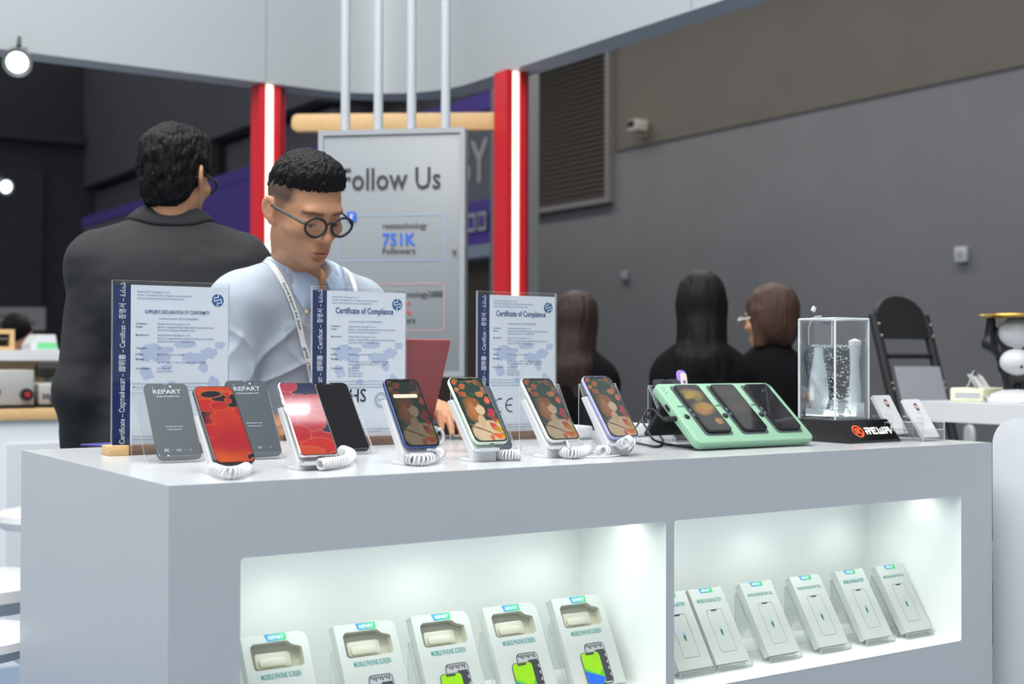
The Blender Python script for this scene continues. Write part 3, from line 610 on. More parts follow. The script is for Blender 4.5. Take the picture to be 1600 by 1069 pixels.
# --- phones on white stands
RED, DEEP, OR, NAV = s3(214, 30, 22), s3(190, 16, 30), s3(250, 90, 30), s3(16, 18, 34)
def petals(w, h, pink):
    """big soft petals leaving dark gaps: gaps first, then lobes biting into them, each with a glowing rim"""
    sh = []
    def el(x, y, a, b, c, rot=0., sf=.05): sh.append((x*w, y*h, a*w, b*w, rot, s3(*c), sf))
    rim = (250, 120, 52) if not pink else (240, 130, 96)
    def gap(x, y, a, b, rot=0.): el(x, y, a*1.07+.012, b*1.07+.012, rim, rot, .04); el(x, y, a, b, (15, 17, 33) if not pink else (34, 48, 92), rot, .05)
    def lobe(x, y, a, b, c, rot=0.): el(x, y, a+.014, b+.014, rim, rot, .04); el(x, y, a, b, c, rot, .06)
    if not pink:
        el(.5, .30, .60, .50, (206, 18, 30), .3, .9); el(.35, .62, .45, .30, (226, 60, 22), 0, .9); el(.25, .95, .5, .2, (232, 84, 30), 0, .9); el(.3, .06, .5, .2, (238, 96, 24), 0, .9)
        gap(.76, .81, .40, .22, -.25); gap(.40, .885, .26, .10, .1); gap(.10, .59, .26, .24, 0); gap(.95, .07, .14, .10, .2)
        lobe(.20, .74, .30, .19, (218, 34, 22)); lobe(.52, .73, .22, .13, (208, 24, 26)); lobe(.97, .64, .14, .17, (212, 30, 24)); lobe(.33, .575, .11, .14, (226, 64, 24)); lobe(.12, .41, .24, .19, (206, 22, 28)); lobe(.80, .885, .075, .07, (216, 40, 26)); lobe(.78, .80, .075, .07, (210, 34, 26)); lobe(.86, .955, .2, .09, (226, 70, 30)); lobe(.99, .03, .09, .07, (232, 90, 28))
        el(.55, .50, .38, .40, (222, 48, 22), .2, .5); el(.6, .30, .36, .36, (198, 12, 28), .2, .6)
    else:
        el(.3, .85, .6, .4, (206, 58, 90), 0, .9); el(.25, .50, .3, .2, (204, 40, 120), 0, .7); el(.5, .30, .6, .3, (214, 36, 46), 0, .9); el(.4, .06, .6, .25, (236, 76, 30), 0, .9)
        gap(.66, .90, .42, .22, 0); gap(.90, .38, .26, .17, -.4); gap(.42, .205, .12, .05, .2); gap(.97, .10, .14, .14, 0)
        lobe(.20, .955, .28, .20, (212, 66, 96)); lobe(.78, .72, .32, .22, (208, 50, 74)); lobe(.45, .76, .24, .14, (206, 56, 88)); lobe(.55, .44, .36, .26, (216, 62, 74)); lobe(.55, .12, .46, .24, (226, 44, 36)); lobe(.15, .30, .30, .24, (216, 34, 40)); lobe(.25, .05, .40, .16, (238, 84, 34))
    return sh
def flowers(w, h, k=1.):
    r = random.Random(11); S = lambda *c: tuple(v*k for v in s3(*c)); sh = []
    for x, y, q, c in [(.12, .93, .10, (210, 105, 45)), (.33, .86, .11, (200, 92, 38)), (.10, .80, .10, (214, 118, 60)), (.22, .72, .10, (190, 92, 40)), (.62, .95, .12, (150, 104, 62)), (.80, .90, .12, (132, 92, 58)), (.90, .80, .10, (150, 110, 80)), (.74, .72, .09, (214, 124, 66)), (.90, .64, .10, (222, 120, 70)), (.55, .74, .05, (60, 96, 60)), (.40, .95, .08, (46, 92, 60))]:
        for d in range(3): sh.append(((x+r.uniform(-.05, .05))*w, (y+r.uniform(-.025, .025))*h, q*w*r.uniform(.6, 1), q*w*r.uniform(.45, .9), r.uniform(0, 3), S(*[min(255, v*r.uniform(.8, 1.15)) for v in c]), .2))
    # a plain bust: ginger hair, pale face and shoulders
    sh += [(.40*w, .53*h, .23*w, .16*h, .3, S(150, 92, 44), .2), (.30*w, .44*h, .17*w, .12*h, 0, S(170, 104, 52), .2), (.56*w, .16*h, .50*w, .17*h, .1, S(222, 196, 158), .08), (.47*w, .32*h, .11*w, .10*h, -.15, S(214, 184, 142), .1), (.54*w, .50*h, .13*w, .085*h, .15, S(228, 200, 160), .08), (.40*w, .60*h, .19*w, .07*h, .5, S(156, 96, 44), .15), (.34*w, .50*h, .09*w, .11*h, .1, S(186, 120, 62), .2),
           (.36*w, .20*h, .40*w, .012*h, -.5, S(140, 100, 68), .2)]
    for x, y, q, c in [(.86, .47, .10, (200, 46, 66)), (.80, .40, .09, (208, 60, 76)), (.86, .33, .11, (196, 52, 60)), (.74, .24, .09, (214, 74, 54)), (.86, .20, .10, (230, 160, 30)), (.95, .29, .09, (232, 170, 36)), (.72, .10, .12, (222, 92, 36)), (.90, .09, .11, (232, 150, 30)), (.55, .06, .08, (214, 96, 60)), (.96, .40, .06, (60, 96, 56))]:
        for d in range(3): sh.append(((x+r.uniform(-.05, .05))*w, (y+r.uniform(-.02, .02))*h, q*w*r.uniform(.55, 1), q*w*r.uniform(.45, .9), r.uniform(0, 3), S(*[min(255, v*r.uniform(.8, 1.12)) for v in c]), .2))
    return sh
def phone(label, loc, tilt, w, h, frame, wall, d=.0078, r=.0125, notch=True, extra=None):
    t = thing('smartphone', label, 'phone', loc, lean(tilt), 'phones on white stands')
    m = MB(); m.slab(w, h, d, r, .0018, 0, T3(w/2, h/2, -d), n=8); m.build('frame', frame, t)
    b = .0016; m = MB(); m.prism(rrect(w-2*b, h-2*b, r-b, 8, w/2, h/2), -.0004, .0003); m.build('bezel', 'black_gloss', t)
    b = .0044 if notch else .0026
    P = rrect(w-2*b, h-2*b, max(r-b, .004), 8, w/2, h/2)
    if notch:
        o = []
        for p, q in zip(P, P[1:]+P[:1]):
            o.append(p)
            if abs(p[1]-(h-b)) < 1e-6 and abs(q[1]-(h-b)) < 1e-6 and p[0] > q[0]: o += [(w*.73, h-b), (w*.715, h-b-.004), (w*.285, h-b-.004), (w*.27, h-b)]
        P = o
    m = MB(); m.holed(P, [], .00045); m.build('screen', wall, t, smooth=False)
    m = MB(); m.box((-.0006, h*.70, -.0055), (.0004, h*.77, -.0025), bev=.0003); m.box((-.0006, h*.60, -.0055), (.0004, h*.67, -.0025), bev=.0003); m.box((-.0006, h*.80, -.0055), (.0004, h*.83, -.0025), bev=.0003)
    for p in t.children: pass
    m.build('side_buttons', frame, t)
    m = MB(); m.prism(rrect(.009, .0028, .0013, 4, w/2, 0), -.0001, .0003, 0, RX(PI/2) @ T3(0, -d/2, 0)); m.build('charging_port', 'black', t, smooth=False)
    if notch: m = MB(); m.prism(rrect(.012, .0012, .0005, 3, w/2, h-.0035), .0003, .0005); m.build('earpiece', 'grey_panel', t, smooth=False)
    else: m = MB(); m.flat(circ(.0016, 14, w/2, h-.0068), .0006); m.build('camera_hole', 'black', t, smooth=False)
    if extra: extra(t)
    return t
def stand(label, x, y, z, tilt, plen, w=.05):
    """lean plate, upright riser and a foot; (x, y, z): left end of the phone's lower back edge"""
    t = thing('phone_stand', label, 'phone stand', (x, y, TOP), (0, 0, 0), 'white phone stands')
    hz = z-TOP; s_, c_ = math.sin(tilt), math.cos(tilt); th = .020
    prof = [(.0, 0), (.0, hz-.006)]; top = (plen*s_, hz+plen*c_-.004)
    prof += [(top[0]-.0015, top[1]-.003), (top[0]+.001, top[1]), (top[0]+th*.8, top[1]-.003), (.016, hz-.014), (.014, .006), (.044, .006), (.046, 0)]
    m = MB(); m.loops([[(q, p[0], p[1]) for p in prof] for q in (0, w)], 0, None, True, True)
    bm = bmesh.new(); o = m.build('stand_body', 'white', t, smooth=False); bm.from_mesh(o.data); bmesh.ops.recalc_face_normals(bm, faces=bm.faces); bmesh.ops.bevel(bm, geom=list(bm.edges), offset=.0012, segments=2, affect='EDGES', profile=.6); bm.to_mesh(o.data); bm.free()
    m = MB(); m.box((.004, -.016, hz-.010), (w-.004, .002, hz-.007)); m.box((.004, -.017, hz-.010), (w-.004, -.0155, hz-.004)); m.build('ledge', 'white', t, smooth=False)
    return t
def coil(label, pts, turns, R=.0085, r=.0021, lead=None):
    t = thing('coiled_cable', label, 'cable', pts[0], (0, 0, 0), 'white coiled cables')
    o = Vector(pts[0]); P = smooth_path([Vector(p)-o for p in pts], 24); n = len(P); H = []
    tot = turns*10
    u = Vector((0, 0, 1))
    for k in range(tot+1):
        f = k/tot*(n-1); i = min(int(f), n-2); p = P[i].lerp(P[i+1], f-i); tg = (P[i+1]-P[i]).normalized(); a = tg.cross(Vector((0, 0, 1))); a = a.normalized() if a.length > 1e-4 else Vector((1, 0, 0)); b_ = a.cross(tg)
        H.append(p+(a*math.cos(2*PI*k/10)+b_*math.sin(2*PI*k/10))*R)
    m = MB(); m.tube(H, r, 6); m.build('coil', 'coil', t, angle=80)
    if lead:
        m = MB(); m.tube(smooth_path([Vector(p)-o for p in lead], 8), .0018, 8); m.build('lead', 'coil', t, angle=80)
    return t
M['f_black'] = mat('black_chrome', (.05, .05, .055), .15, metal=.9); M['f_silver'] = mat('silver_pink_chrome', (.75, .66, .68), .15, metal=.9); M['f_blue'] = mat('navy_frame', s3(58, 80, 130), .3, metal=.3); M['f_mint'] = mat('mint_frame', s3(206, 228, 206), .3); M['f_white'] = mat('white_frame', s3(224, 224, 218), .3); M['f_lav'] = mat('lavender_frame', s3(176, 174, 226), .3)
WF = {}
for nm, k, e in (('dim', .55, .42), ('bright', 1., .95), ('soft', .8, .62), ('soft2', .85, .66)): WF[nm] = paint('flower_picture_'+nm, s3(28, 62, 48), flowers(.0735, .153, k), e, .006, 90)
def popup(t):
    m = MB(); m.prism(rrect(.048, .0075, .002, 3, .034, .153*.705), .0005, .0008); m.build('notice_bar', glow('notice_glow', s3(196, 186, 160), .45), t, smooth=False)
    m = MB(); m.text('Slide to unlock your phone', .0036, .034, .153*.705-.0012, .0009, align='CENTER'); m.build('notice_lettering', 'char', t, smooth=False)
PH = [('phone with a red and black petal picture, leftmost of the six', (.1167, .120, 1.0685), 42.2, .0692, .163, 'f_black', paint('petal_picture', s3(214, 40, 26), petals(.0692, .163, 0), .75, .004, 70), .012, False, None, 'black phone'),
      ('phone with a red and pink petal picture, touching the black panel', (.2666, .130, 1.0745), 39, .0698, .154, 'f_silver', paint('pink_petal_picture', s3(212, 52, 72), petals(.0698, .154, 1), .72, .004, 70), .008, False, None, 'pink petal phone'),
      ('phone with a navy blue frame and a dim flower picture', (.4634, .130, 1.0815), 36.5, .0722, .147, 'f_blue', WF['dim'], .0125, True, popup, 'navy framed phone'),
      ('phone with a mint green frame and a bright flower picture', (.6057, .130, 1.0848), 41, .0742, .154, 'f_mint', WF['bright'], .0125, True, None, 'mint framed phone'),
      ('phone with a white frame and a flower picture', (.7719, .135, 1.0830), 41, .0742, .154, 'f_white', WF['soft'], .0125, True, None, 'white framed phone'),
      ('phone with a lavender frame and a flower picture', (.9011, .115, 1.0855), 39.8, .0722, .152, 'f_lav', WF['soft2'], .0125, True, None, 'lavender framed phone')]
for lab, loc, tl_, w, h, fr, wl, r, nt_, ex, nick in PH:
    tl_ = math.radians(tl_); phone(lab, loc, tl_, w, h, fr, wl, r=r, notch=nt_, extra=ex)
    stand('white angled stand under the '+nick, loc[0]-.001, loc[1]+.0080*math.cos(tl_)+.002, loc[2]-.0080*math.sin(tl_), tl_, .112)
def ct_(px, py, up=.0108): return tuple(at(px, py, Z=TOP+up))
coil('white coiled cable curling under the leftmost phone', [ct_(333, 733), ct_(350, 739), ct_(372, 738), ct_(386, 732)], 15)
coil('white coiled cable under the pink petal phone', [ct_(500, 726), ct_(520, 724), ct_(543, 719), ct_(548, 710), ct_(535, 704)], 24)
coil('white coiled cable curling under the navy framed phone', [ct_(634, 716), ct_(650, 719), ct_(672, 717), ct_(688, 708)], 15)
coil('white coiled cable under the mint framed phone', [ct_(757, 703), ct_(768, 708), ct_(788, 711), ct_(812, 711)], 22)
coil('white coiled cable under the white framed phone', [ct_(870, 704), ct_(885, 708), ct_(903, 708), ct_(918, 703)], 20, lead=[tuple(at(886, 690, Y=.128)), tuple(at(890, 700, Y=.10)), ct_(905, 712, .003), ct_(925, 706, .003), ct_(960, 710, .003)])
coil('white coiled cable rising to the lavender framed phone', [ct_(938, 704), ct_(945, 705), ct_(960, 700), tuple(at(974, 693, Y=.085)), tuple(at(983, 688, Y=.10))], 18, lead=[tuple(at(991, 686, Y=.112)), tuple(at(991, 696, Y=.10)), ct_(980, 708, .003), ct_(955, 713, .003), ct_(915, 714, .003)])
# ================================================================== people: smooth solid bodies
f32 = np.float32
def ell(P, c, r):
    p = [(P[i]-f32(c[i])) for i in range(3)]
    k0 = np.sqrt(sum((p[i]/f32(r[i]))**2 for i in range(3))); k1 = np.sqrt(sum((p[i]/f32(r[i]**2))**2 for i in range(3)))+f32(1e-6)
    return k0*(k0-1)/k1
def cap(P, a, b, ra, rb=None):
    rb = ra if rb is None else rb
    a = np.array(a, float); b = np.array(b, float); ba = b-a; L2 = float(ba@ba)+1e-12
    h = np.clip(sum((P[i]-f32(a[i]))*f32(ba[i]/L2) for i in range(3)), 0, 1)
    return np.sqrt(sum((P[i]-f32(a[i])-h*f32(ba[i]))**2 for i in range(3)))-(f32(ra)+h*f32(rb-ra))
def chain(P, pts, rad, k=.02):
    d = None
    for i in range(len(pts)-1):
        e = cap(P, pts[i], pts[i+1], rad[i], rad[i+1]); d = e if d is None else smin(d, e, k)
    return d
def smin(a, b, k):
    h = np.maximum(f32(k)-np.abs(a-b), 0)/f32(k); return np.minimum(a, b)-h*h*f32(k*.25)
def smax(a, b, k): return -smin(-a, -b, k)
_rn = np.random.RandomState(3).rand(32, 32, 32).astype(f32)
def vnoise(P, f):
    f = f if hasattr(f, '__len__') else (f, f, f)
    q = [P[i]*f32(f[i])+f32(37.3) for i in range(3)]; i0 = [np.floor(x).astype(np.int32) for x in q]; t = [x-i for x, i in zip(q, i0)]; t = [x*x*(3-2*x) for x in t]
    o = 0
    for a in (0, 1):
        for b in (0, 1):
            for c in (0, 1):
                w = (t[0] if a else 1-t[0])*(t[1] if b else 1-t[1])*(t[2] if c else 1-t[2]); o = o+w*_rn[(i0[0]+a) & 31, (i0[1]+b) & 31, (i0[2]+c) & 31]
    return o-.5
def grid(lo, hi, h):
    ax = [np.arange(lo[i], hi[i]+h, h, dtype=f32) for i in range(3)]
    return ax, (ax[0][:, None, None], ax[1][None, :, None], ax[2][None, None, :])
def nets(fn, lo, hi, h):
    ax, P = grid(lo, hi, h); P = np.broadcast_arrays(*P); V = np.ascontiguousarray(fn(P)).astype(f32)
    ins = V < 0; n = V.shape
    cor = [(a, b, c) for a in (0, 1) for b in (0, 1) for c in (0, 1)]
    sl = lambda A, o: A[o[0]:n[0]-1+o[0], o[1]:n[1]-1+o[1], o[2]:n[2]-1+o[2]]
    cnt = sum(sl(ins, o).astype(np.int8) for o in cor); act = (cnt > 0) & (cnt < 8); I = np.argwhere(act)
    idx = -np.ones(act.shape, np.int64); idx[tuple(I.T)] = np.arange(len(I))
    vals = {o: V[I[:, 0]+o[0], I[:, 1]+o[1], I[:, 2]+o[2]] for o in cor}
    acc = np.zeros((len(I), 3)); k = np.zeros(len(I))
    for o in cor:
        for d in range(3):
            if o[d] == 0:
                q = list(o); q[d] = 1; q = tuple(q); a, b = vals[o], vals[q]; cr = (a < 0) != (b < 0)
                t = np.where(cr, a/(a-b+1e-12), 0); p = np.array(o, float)[None].repeat(len(I), 0); p[:, d] += t
                acc[cr] += p[cr]; k[cr] += 1
    pos = (I+acc/np.maximum(k, 1)[:, None])*h+np.array([a[0] for a in ax])
    F = []
    for d in range(3):
        e1, e2 = [x for x in range(3) if x != d]
        lo_ = [slice(1, n[x]-1) for x in range(3)]; lo_[d] = slice(0, n[d]-1); hi_ = list(lo_); hi_[d] = slice(1, n[d])
        A, B = ins[tuple(lo_)], ins[tuple(hi_)]; off = np.array([1, 1, 1]); off[d] = 0
        E = np.argwhere(A != B); 
        if not len(E): continue
        fl = A[tuple(E.T)]; E = E+off; q = []
        for s1, s2 in ((-1, -1), (0, -1), (0, 0), (-1, 0)):
            c = E.copy(); c[:, e1] += s1; c[:, e2] += s2; q.append(idx[tuple(c.T)])
        q = np.stack(q, 1); 
        if d == 1: fl = ~fl
        q[~fl] = q[~fl][:, ::-1]; F.append(q[(q >= 0).all(1)])
    return pos, np.concatenate(F)
def sdf_obj(name, parts, material, parent, color=None):
    """parts: list of (verts, faces); color: function of an (n, 3) array giving (n, 3) linear rgb"""
    V = []; F = []; n = 0; C = []
    for p in parts:
        v, f = p[0], p[1]; V.append(v); F.append(f+n); n += len(v)
        if color or len(p) > 2: C.append(p[2] if len(p) > 2 else color(v))
    V = np.concatenate(V); F = np.concatenate(F)
    me = bpy.data.meshes.new(name); me.vertices.add(len(V)); me.vertices.foreach_set('co', V.astype(f32).ravel())
    me.loops.add(F.size); me.loops.foreach_set('vertex_index', F.astype(np.int32).ravel()); me.polygons.add(len(F))
    me.polygons.foreach_set('loop_start', np.arange(0, F.size, 4, dtype=np.int32)); me.polygons.foreach_set('loop_total', np.full(len(F), 4, np.int32))
    me.polygons.foreach_set('use_smooth', np.ones(len(F), bool)); me.update(calc_edges=True); me.validate()
    if C:
        a = me.color_attributes.new('Col', 'FLOAT_COLOR', 'POINT'); c = np.concatenate(C); a.data.foreach_set('color', np.concatenate([c, np.ones((len(c), 1))], 1).astype(f32).ravel())
    me.materials.append(M[material] if isinstance(material, str) else material)
    o = bpy.data.objects.new(name, me); COL.objects.link(o); o.parent = parent
    return o
def head_field(P, fem=0.):
    x, y, z = P; ax = np.abs(x); A = (ax, y, z)
    d = ell(P, (0, .008, .038), (.0755, .093, .082))
    d = smin(d, ell(P, (0, -.024, -.02), (.064, .066, .078)), .03)
    d = smin(d, ell(P, (0, -.026, -.072), (.043, .054, .042)), .03)
    d = smin(d, ell(P, (0, -.070, -.098), (.020, .017, .015)), .026)
    d = smin(d, ell(A, (.044, .000, -.046), (.013, .024, .020)), .03)
    d = smin(d, ell(A, (.047, -.054, -.024), (.021, .024, .017)), .022)
    d = smin(d, ell(P, (0, -.080, .024), (.046, .012, .010)), .02)
    d = smax(d, -ell(A, (.033, -.101, .000), (.021, .019, .012)), .012)
    d = smin(d, ell(A, (.0325, -.0735, -.001), (.0155, .0125, .0120)), .005)
    d = smax(d, -ell(A, (.0325, -.0875, -.0075), (.012, .004, .0016)), .003)
    d = smin(d, cap(P, (0, -.084, .012), (0, -.103, -.028), .0065, .0105), .012)
    d = smin(d, ell(P, (0, -.1055, -.034), (.0105, .011, .0095)), .008)
    d = smin(d, ell(A, (.0130, -.0945, -.037), (.0078, .0105, .0078)), .006)
    d = smax(d, -ell(A, (.0070, -.1005, -.0455), (.0042, .006, .0035)), .003)
    d = smin(d, ell(P, (0, -.074, -.068), (.030, .020, .024)), .018)
    d = smax(d, -ell(P, (0, -.098, -.0545), (.0035, .005, .008)), .006)
    d = smin(d, ell(P, (0, -.0935, -.0655), (.0225, .0065, .0050)), .005)
    d = smin(d, ell(P, (0, -.0925, -.0755), (.0190, .0070, .0058)), .005)
    d = smax(d, -ell(P, (0, -.101, -.0702), (.0245, .009, .0011)), .003)
    d = smax(d, -ell(P, (0, -.090, -.0865), (.014, .006, .004)), .008)
    # ears
    t = math.radians(24); ex = (ax-.0755)*math.cos(t)-(y-.012)*math.sin(t); ey = (ax-.0755)*math.sin(t)+(y-.012)*math.cos(t); ez = z+.004
    tt = .22; ey2 = ey*math.cos(tt)-ez*math.sin(tt); ez2 = ey*math.sin(tt)+ez*math.cos(tt); E = (ex, ey2, ez2)
    e = ell(E, (.004, .004, .004), (.0075, .0185, .027)); e = smin(e, ell(E, (.003, -.002, -.024), (.0055, .010, .011)), .008)
    e = smax(e, -ell(E, (.0125, .003, .004), (.0075, .0115, .0185)), .004)
    e = smin(e, ell(E, (.0055, .003, -.002), (.0035, .004, .013)), .004); e = smin(e, ell(E, (.003, -.012, .0), (.005, .004, .007)), .004)
    return smin(d, e, .007)
SKIN = np.array(s3(192, 143, 110)); LIP = np.array(s3(176, 116, 100)); BROW = np.array(s3(88, 66, 52)); FADE = np.array(s3(56, 49, 45))
def head_color(v, fade=0., skin=SKIN):
    x, y, z = np.abs(v[:, 0]), v[:, 1], v[:, 2]; c = np.repeat(skin[None], len(v), 0)
    def mixin(c, col, w): w = np.clip(w, 0, 1)[:, None]; return c*(1-w)+col*w
    g = lambda px, py, pz, sx_, sy_, sz: np.exp(-((x-px)/sx_)**2-((y-py)/sy_)**2-((z-pz)/sz)**2)
    c = mixin(c, np.array(s3(206, 140, 112)), .5*g(.045, -.07, -.03, .025, .03, .022)+.5*g(0, -.11, -.034, .014, .02, .012)+.5*g(.085, .01, 0, .012, .03, .04))
    c = mixin(c, LIP, 1.1*np.exp(-(x/.022)**4)*(np.exp(-((z+.0655)/.0052)**4)+np.exp(-((z+.0752)/.0058)**4))*(y < -.082))
    br = np.exp(-((z-.0205-.10*np.clip(x-.025, 0, .012)+.22*np.clip(x-.038, 0, 1))/.0042)**4)*(x > .011)*(x < .052)*(y < -.05)
    c = mixin(c, BROW, .72*br*(.7+.6*(np.sin(x*2600+z*900)*.5+.5)))
    c = mixin(c, BROW*.25, .95*np.exp(-((z+.0068)/.0020)**2)*np.exp(-((x-.0325)/.0135)**6)*(y < -.075))
    if fade:
        lim = np.clip((z-(-.012+.35*np.clip(y, -.1, 0)*0))/.045, 0, 1); back = np.clip((y+.026+.030*np.clip((z-.0)/.035, 0, 1))/.020, 0, 1)
        sc = np.clip(lim*back+np.clip((y-.035)/.02, 0, 1)*np.clip((z+.055)/.05, 0, 1), 0, 1)*(1-np.clip((x-.076)/.004, 0, 1)*(z < .03))
        c = mixin(c, FADE, .9*fade*sc)
    return c
def finger(P, base, d, up, L, r, curl):
    d = np.array(d, float); up = np.array(up, float); pts = [np.array(base, float)]; a = curl[0]
    for i, f in enumerate((.45, .31, .24)):
        pts.append(pts[-1]+(d*math.cos(a)-up*math.sin(a))*L*f); a += curl[min(i+1, 2)]
    return chain(P, pts, (r, r*.93, r*.85, r*.74), .004)
def hand_mesh(wrist, fwd, up, side, curl=(.25, .45, .35), h=.0024, k=1.):
    """palm, four bent fingers and a thumb; side = +1: thumb towards +(fwd x up)"""
    fwd = np.array(fwd, float); fwd /= np.linalg.norm(fwd); up = np.array(up, float); up -= fwd*(up@fwd); up /= np.linalg.norm(up); lat = np.cross(fwd, up)*side
    w = np.array(wrist, float); G = lambda a, b, c: w+(fwd*a+lat*b+up*c)*k
    def fn(P):
        d = cap(P, G(-.05, 0, 0), G(.01, 0, 0), .026*k, .025*k)
        for b in (-.026, -.009, .009, .026): d = smin(d, cap(P, G(.01, b*.75, 0), G(.082-abs(b+.006)*.25, b, 0), .0145*k, .0115*k), .014)
        for b, L in ((.028, .072), (.0095, .082), (-.0095, .075), (-.027, .058)): d = smin(d, finger(P, G(.080-abs(b-.005)*.25, b, 0), fwd+lat*b*2.2, up, L*k, .0092*k, curl), .006)
        th = [G(.012, .022, -.006), G(.042, .046, -.014), G(.068, .056, -.020), G(.090, .058, -.026)]
        return smin(d, chain(P, th, (.0145*k, .0125*k, .0105*k, .0085*k), .006), .008)
    c = G(.06, 0, -.02); R_ = .145*k
    return nets(fn, c-R_, c+R_, h)
def rot_v(v, Rm, t): return v @ np.array(Rm.to_3x3()).T+np.array(t)
def inv_P(P, Rm, t):
    R3 = np.array(Rm.to_3x3()); q = [P[i]-f32(t[i]) for i in range(3)]
    return tuple(sum(f32(R3[j, i])*q[j] for j in range(3)) for i in range(3))
M['skin'] = mat('skin', SKIN, .5, vcol=True, spec=.35, bump=.05, bscale=500)
M['hair_black'] = mat('black_hair', (.003, .003, .0034), .55, spec=.18, bump=.35, bscale=260, stretch=(1.5, 1.5, .25))
M['hair_brown'] = mat('brown_hair', s3(62, 42, 32), .5, spec=.3, bump=.5, bscale=200, stretch=(1.5, 1.5, .15))
M['hair_dbrown'] = mat('dark_brown_hair', s3(44, 32, 27), .5, spec=.3, bump=.5, bscale=200, stretch=(1.5, 1.5, .15))
M['trouser'] = mat('dark_trousers', s3(34, 36, 44), .85)
M['shoe'] = mat('black_shoe_leather', (.012, .012, .012), .35)
def person(label, pos, rz, head, hyaw, hpitch, garment, gname, arms, S=1., fem=0., fade=0., hv=.002, gv=.005, hroll=0., hands=None, lean_=.0, sh=.175, wr=.0, top_z=1.40, long_coat=.86, bulk=1., neck_to=None, gcut=None, gfn=None, ar=1.):
    """pos: floor point under the hips; local frame: faces -y, right hand at -x. head: centre of the head (local); arms: for each side shoulder/elbow/wrist points"""
    root = thing('person', label, 'person', pos, (0, 0, rz))
    Rm = RZ(hyaw) @ RX(hpitch) @ RY(hroll); hd = Vector(head); ks = S
    v, f = nets(lambda P: smin(head_field(P), cap(P, (0, .020, -.075), tuple((Rm.inverted() @ (Vector((0, -lean_*.9+.0, top_z+.035))-hd))/ks), .051-.006*fem, .057-.008*fem), .03), (-.115, -.14, -.235), (.115, .15, .14), hv)
    col = head_color(v, fade); v = rot_v(v*ks, Rm, hd); parts = [(v, f, col)]
    sz = top_z
    def torso(P, g=0.):
        d = ell(P, (0, 0, .93), (.165*bulk+g, .108+g, .14+g)); d = smin(d, ell(P, (0, -lean_*.35, 1.10), (.145*bulk+g, .100+g, .17+g)), .08)
        d = smin(d, ell(P, (0, -lean_*.8, sz-.13), (.168*bulk+g, .112+g, .185+g)), .08)
        d = smin(d, cap(P, (-sh+.03, -lean_, sz-.03), (sh-.03, -lean_, sz-.03), .055+g), .06)
        for s_ in (-1, 1): d = smin(d, cap(P, (s_*.03, -lean_, sz+.045), (s_*(sh-.05), -lean_, sz-.002), .042+g*.6, .04+g*.6), .05)
        return d
    def armf(P, a, g, full=True):
        return chain(P, a, (.052*ar+g, .043*ar+g, .029*ar+g) if full else (.05, .04, .028), .03)
    def bodyf(P):
        d = torso(P)
        for a in arms: d = smin(d, armf(P, a, 0), .04)
        for s_ in (-1, 1): d = smin(d, chain(P, [(s_*.085, 0, .90), (s_*.095, -.01, .50), (s_*.10, .02, .09)], (.078, .054, .036), .03), .05); d = smin(d, cap(P, (s_*.10, .03, .05), (s_*.11, -.13, .035), .035, .03), .02)
        return d
    xs = [p[0] for a in arms for p in a]; ys = [p[1] for a in arms for p in a]; zs = [p[2] for a in arms for p in a]
    lo = (min(xs+[-.24])-.09, min(ys+[-.2])-.10, -.02); hi = (max(xs+[.24])+.09, max(ys+[.16])+.09, sz+.11)
    v, f = nets(lambda P: bodyf(P)+.012, lo, hi, .010); parts.append((v, f, np.repeat(SKIN[None], len(v), 0)))
    for h_ in hands or []:
        v, f = hand_mesh(**h_); parts.append((v, f, np.repeat(np.array(s3(200, 146, 112))[None], len(v), 0)))
    sdf_obj('body', parts, 'skin', root)
    zc = long_coat
    def garf(P):
        d = torso(P, .016)
        for a in arms: d = smin(d, armf(P, a, .014), .045)
        if gfn is not None: d = gfn(P, d, root)
        d = smax(d, f32(zc)-P[2], .01)
        for a in arms:
            e = np.array(a[-1])-np.array(a[-2]); e /= np.linalg.norm(e); c = np.array(a[-1])-e*.005
            near = sum((P[i]-f32(c[i]))*f32(e[i]) for i in range(3)); r2 = sum((P[i]-f32(c[i]))**2 for i in range(3)); d = np.where(r2 < .0042, np.maximum(d, near), d)
        if wr: d = d+f32(wr)*(vnoise(P, (9, 9, 22))+.5*vnoise(P, (24, 24, 40)))
        if gcut is not None: d = gcut(P, d)
        return d
    v, f = nets(garf, (lo[0], lo[1], zc-.03), hi, gv); g = sdf_obj(gname, [(v, f)], garment, root)
    def trf(P):
        d = smin(ell(P, (0, 0, .93), (.170*bulk, .112, .14)), f32(9)+0*P[0], .01)
        for s_ in (-1, 1): d = smin(d, chain(P, [(s_*.085, 0, .90), (s_*.095, -.01, .50), (s_*.10, .02, .09)], (.09, .07, .062), .03), .04)
        d = smax(d, P[2]-f32(1.0), .01); return smax(d, f32(.06)-P[2], .01)
    v, f = nets(trf, (-.30, -.2, .03), (.30, .2, 1.05), .010); sdf_obj('trousers', [(v, f)], 'trouser', root)
    for s_ in (-1, 1):
        v, f = nets(lambda P: smax(smin(cap(P, (s_*.10, .035, .055), (s_*.112, -.13, .042), .048, .042), cap(P, (s_*.10, .03, .05), (s_*.10, .02, .11), .05), .02), f32(.001)-P[2], .004), (s_*.10-.08, -.20, -.02), (s_*.10+.08, .11, .18), .008); sdf_obj('shoe', [(v, f)], 'shoe', root)
    return root, Rm, hd, (garf, lo, hi)
def hair_obj(fn, lo, hi, h, Rm, hd, ks, material, root):
    v, f = nets(fn, lo, hi, h); return sdf_obj('hair', [(rot_v(v*ks, Rm, hd), f)], material, root)
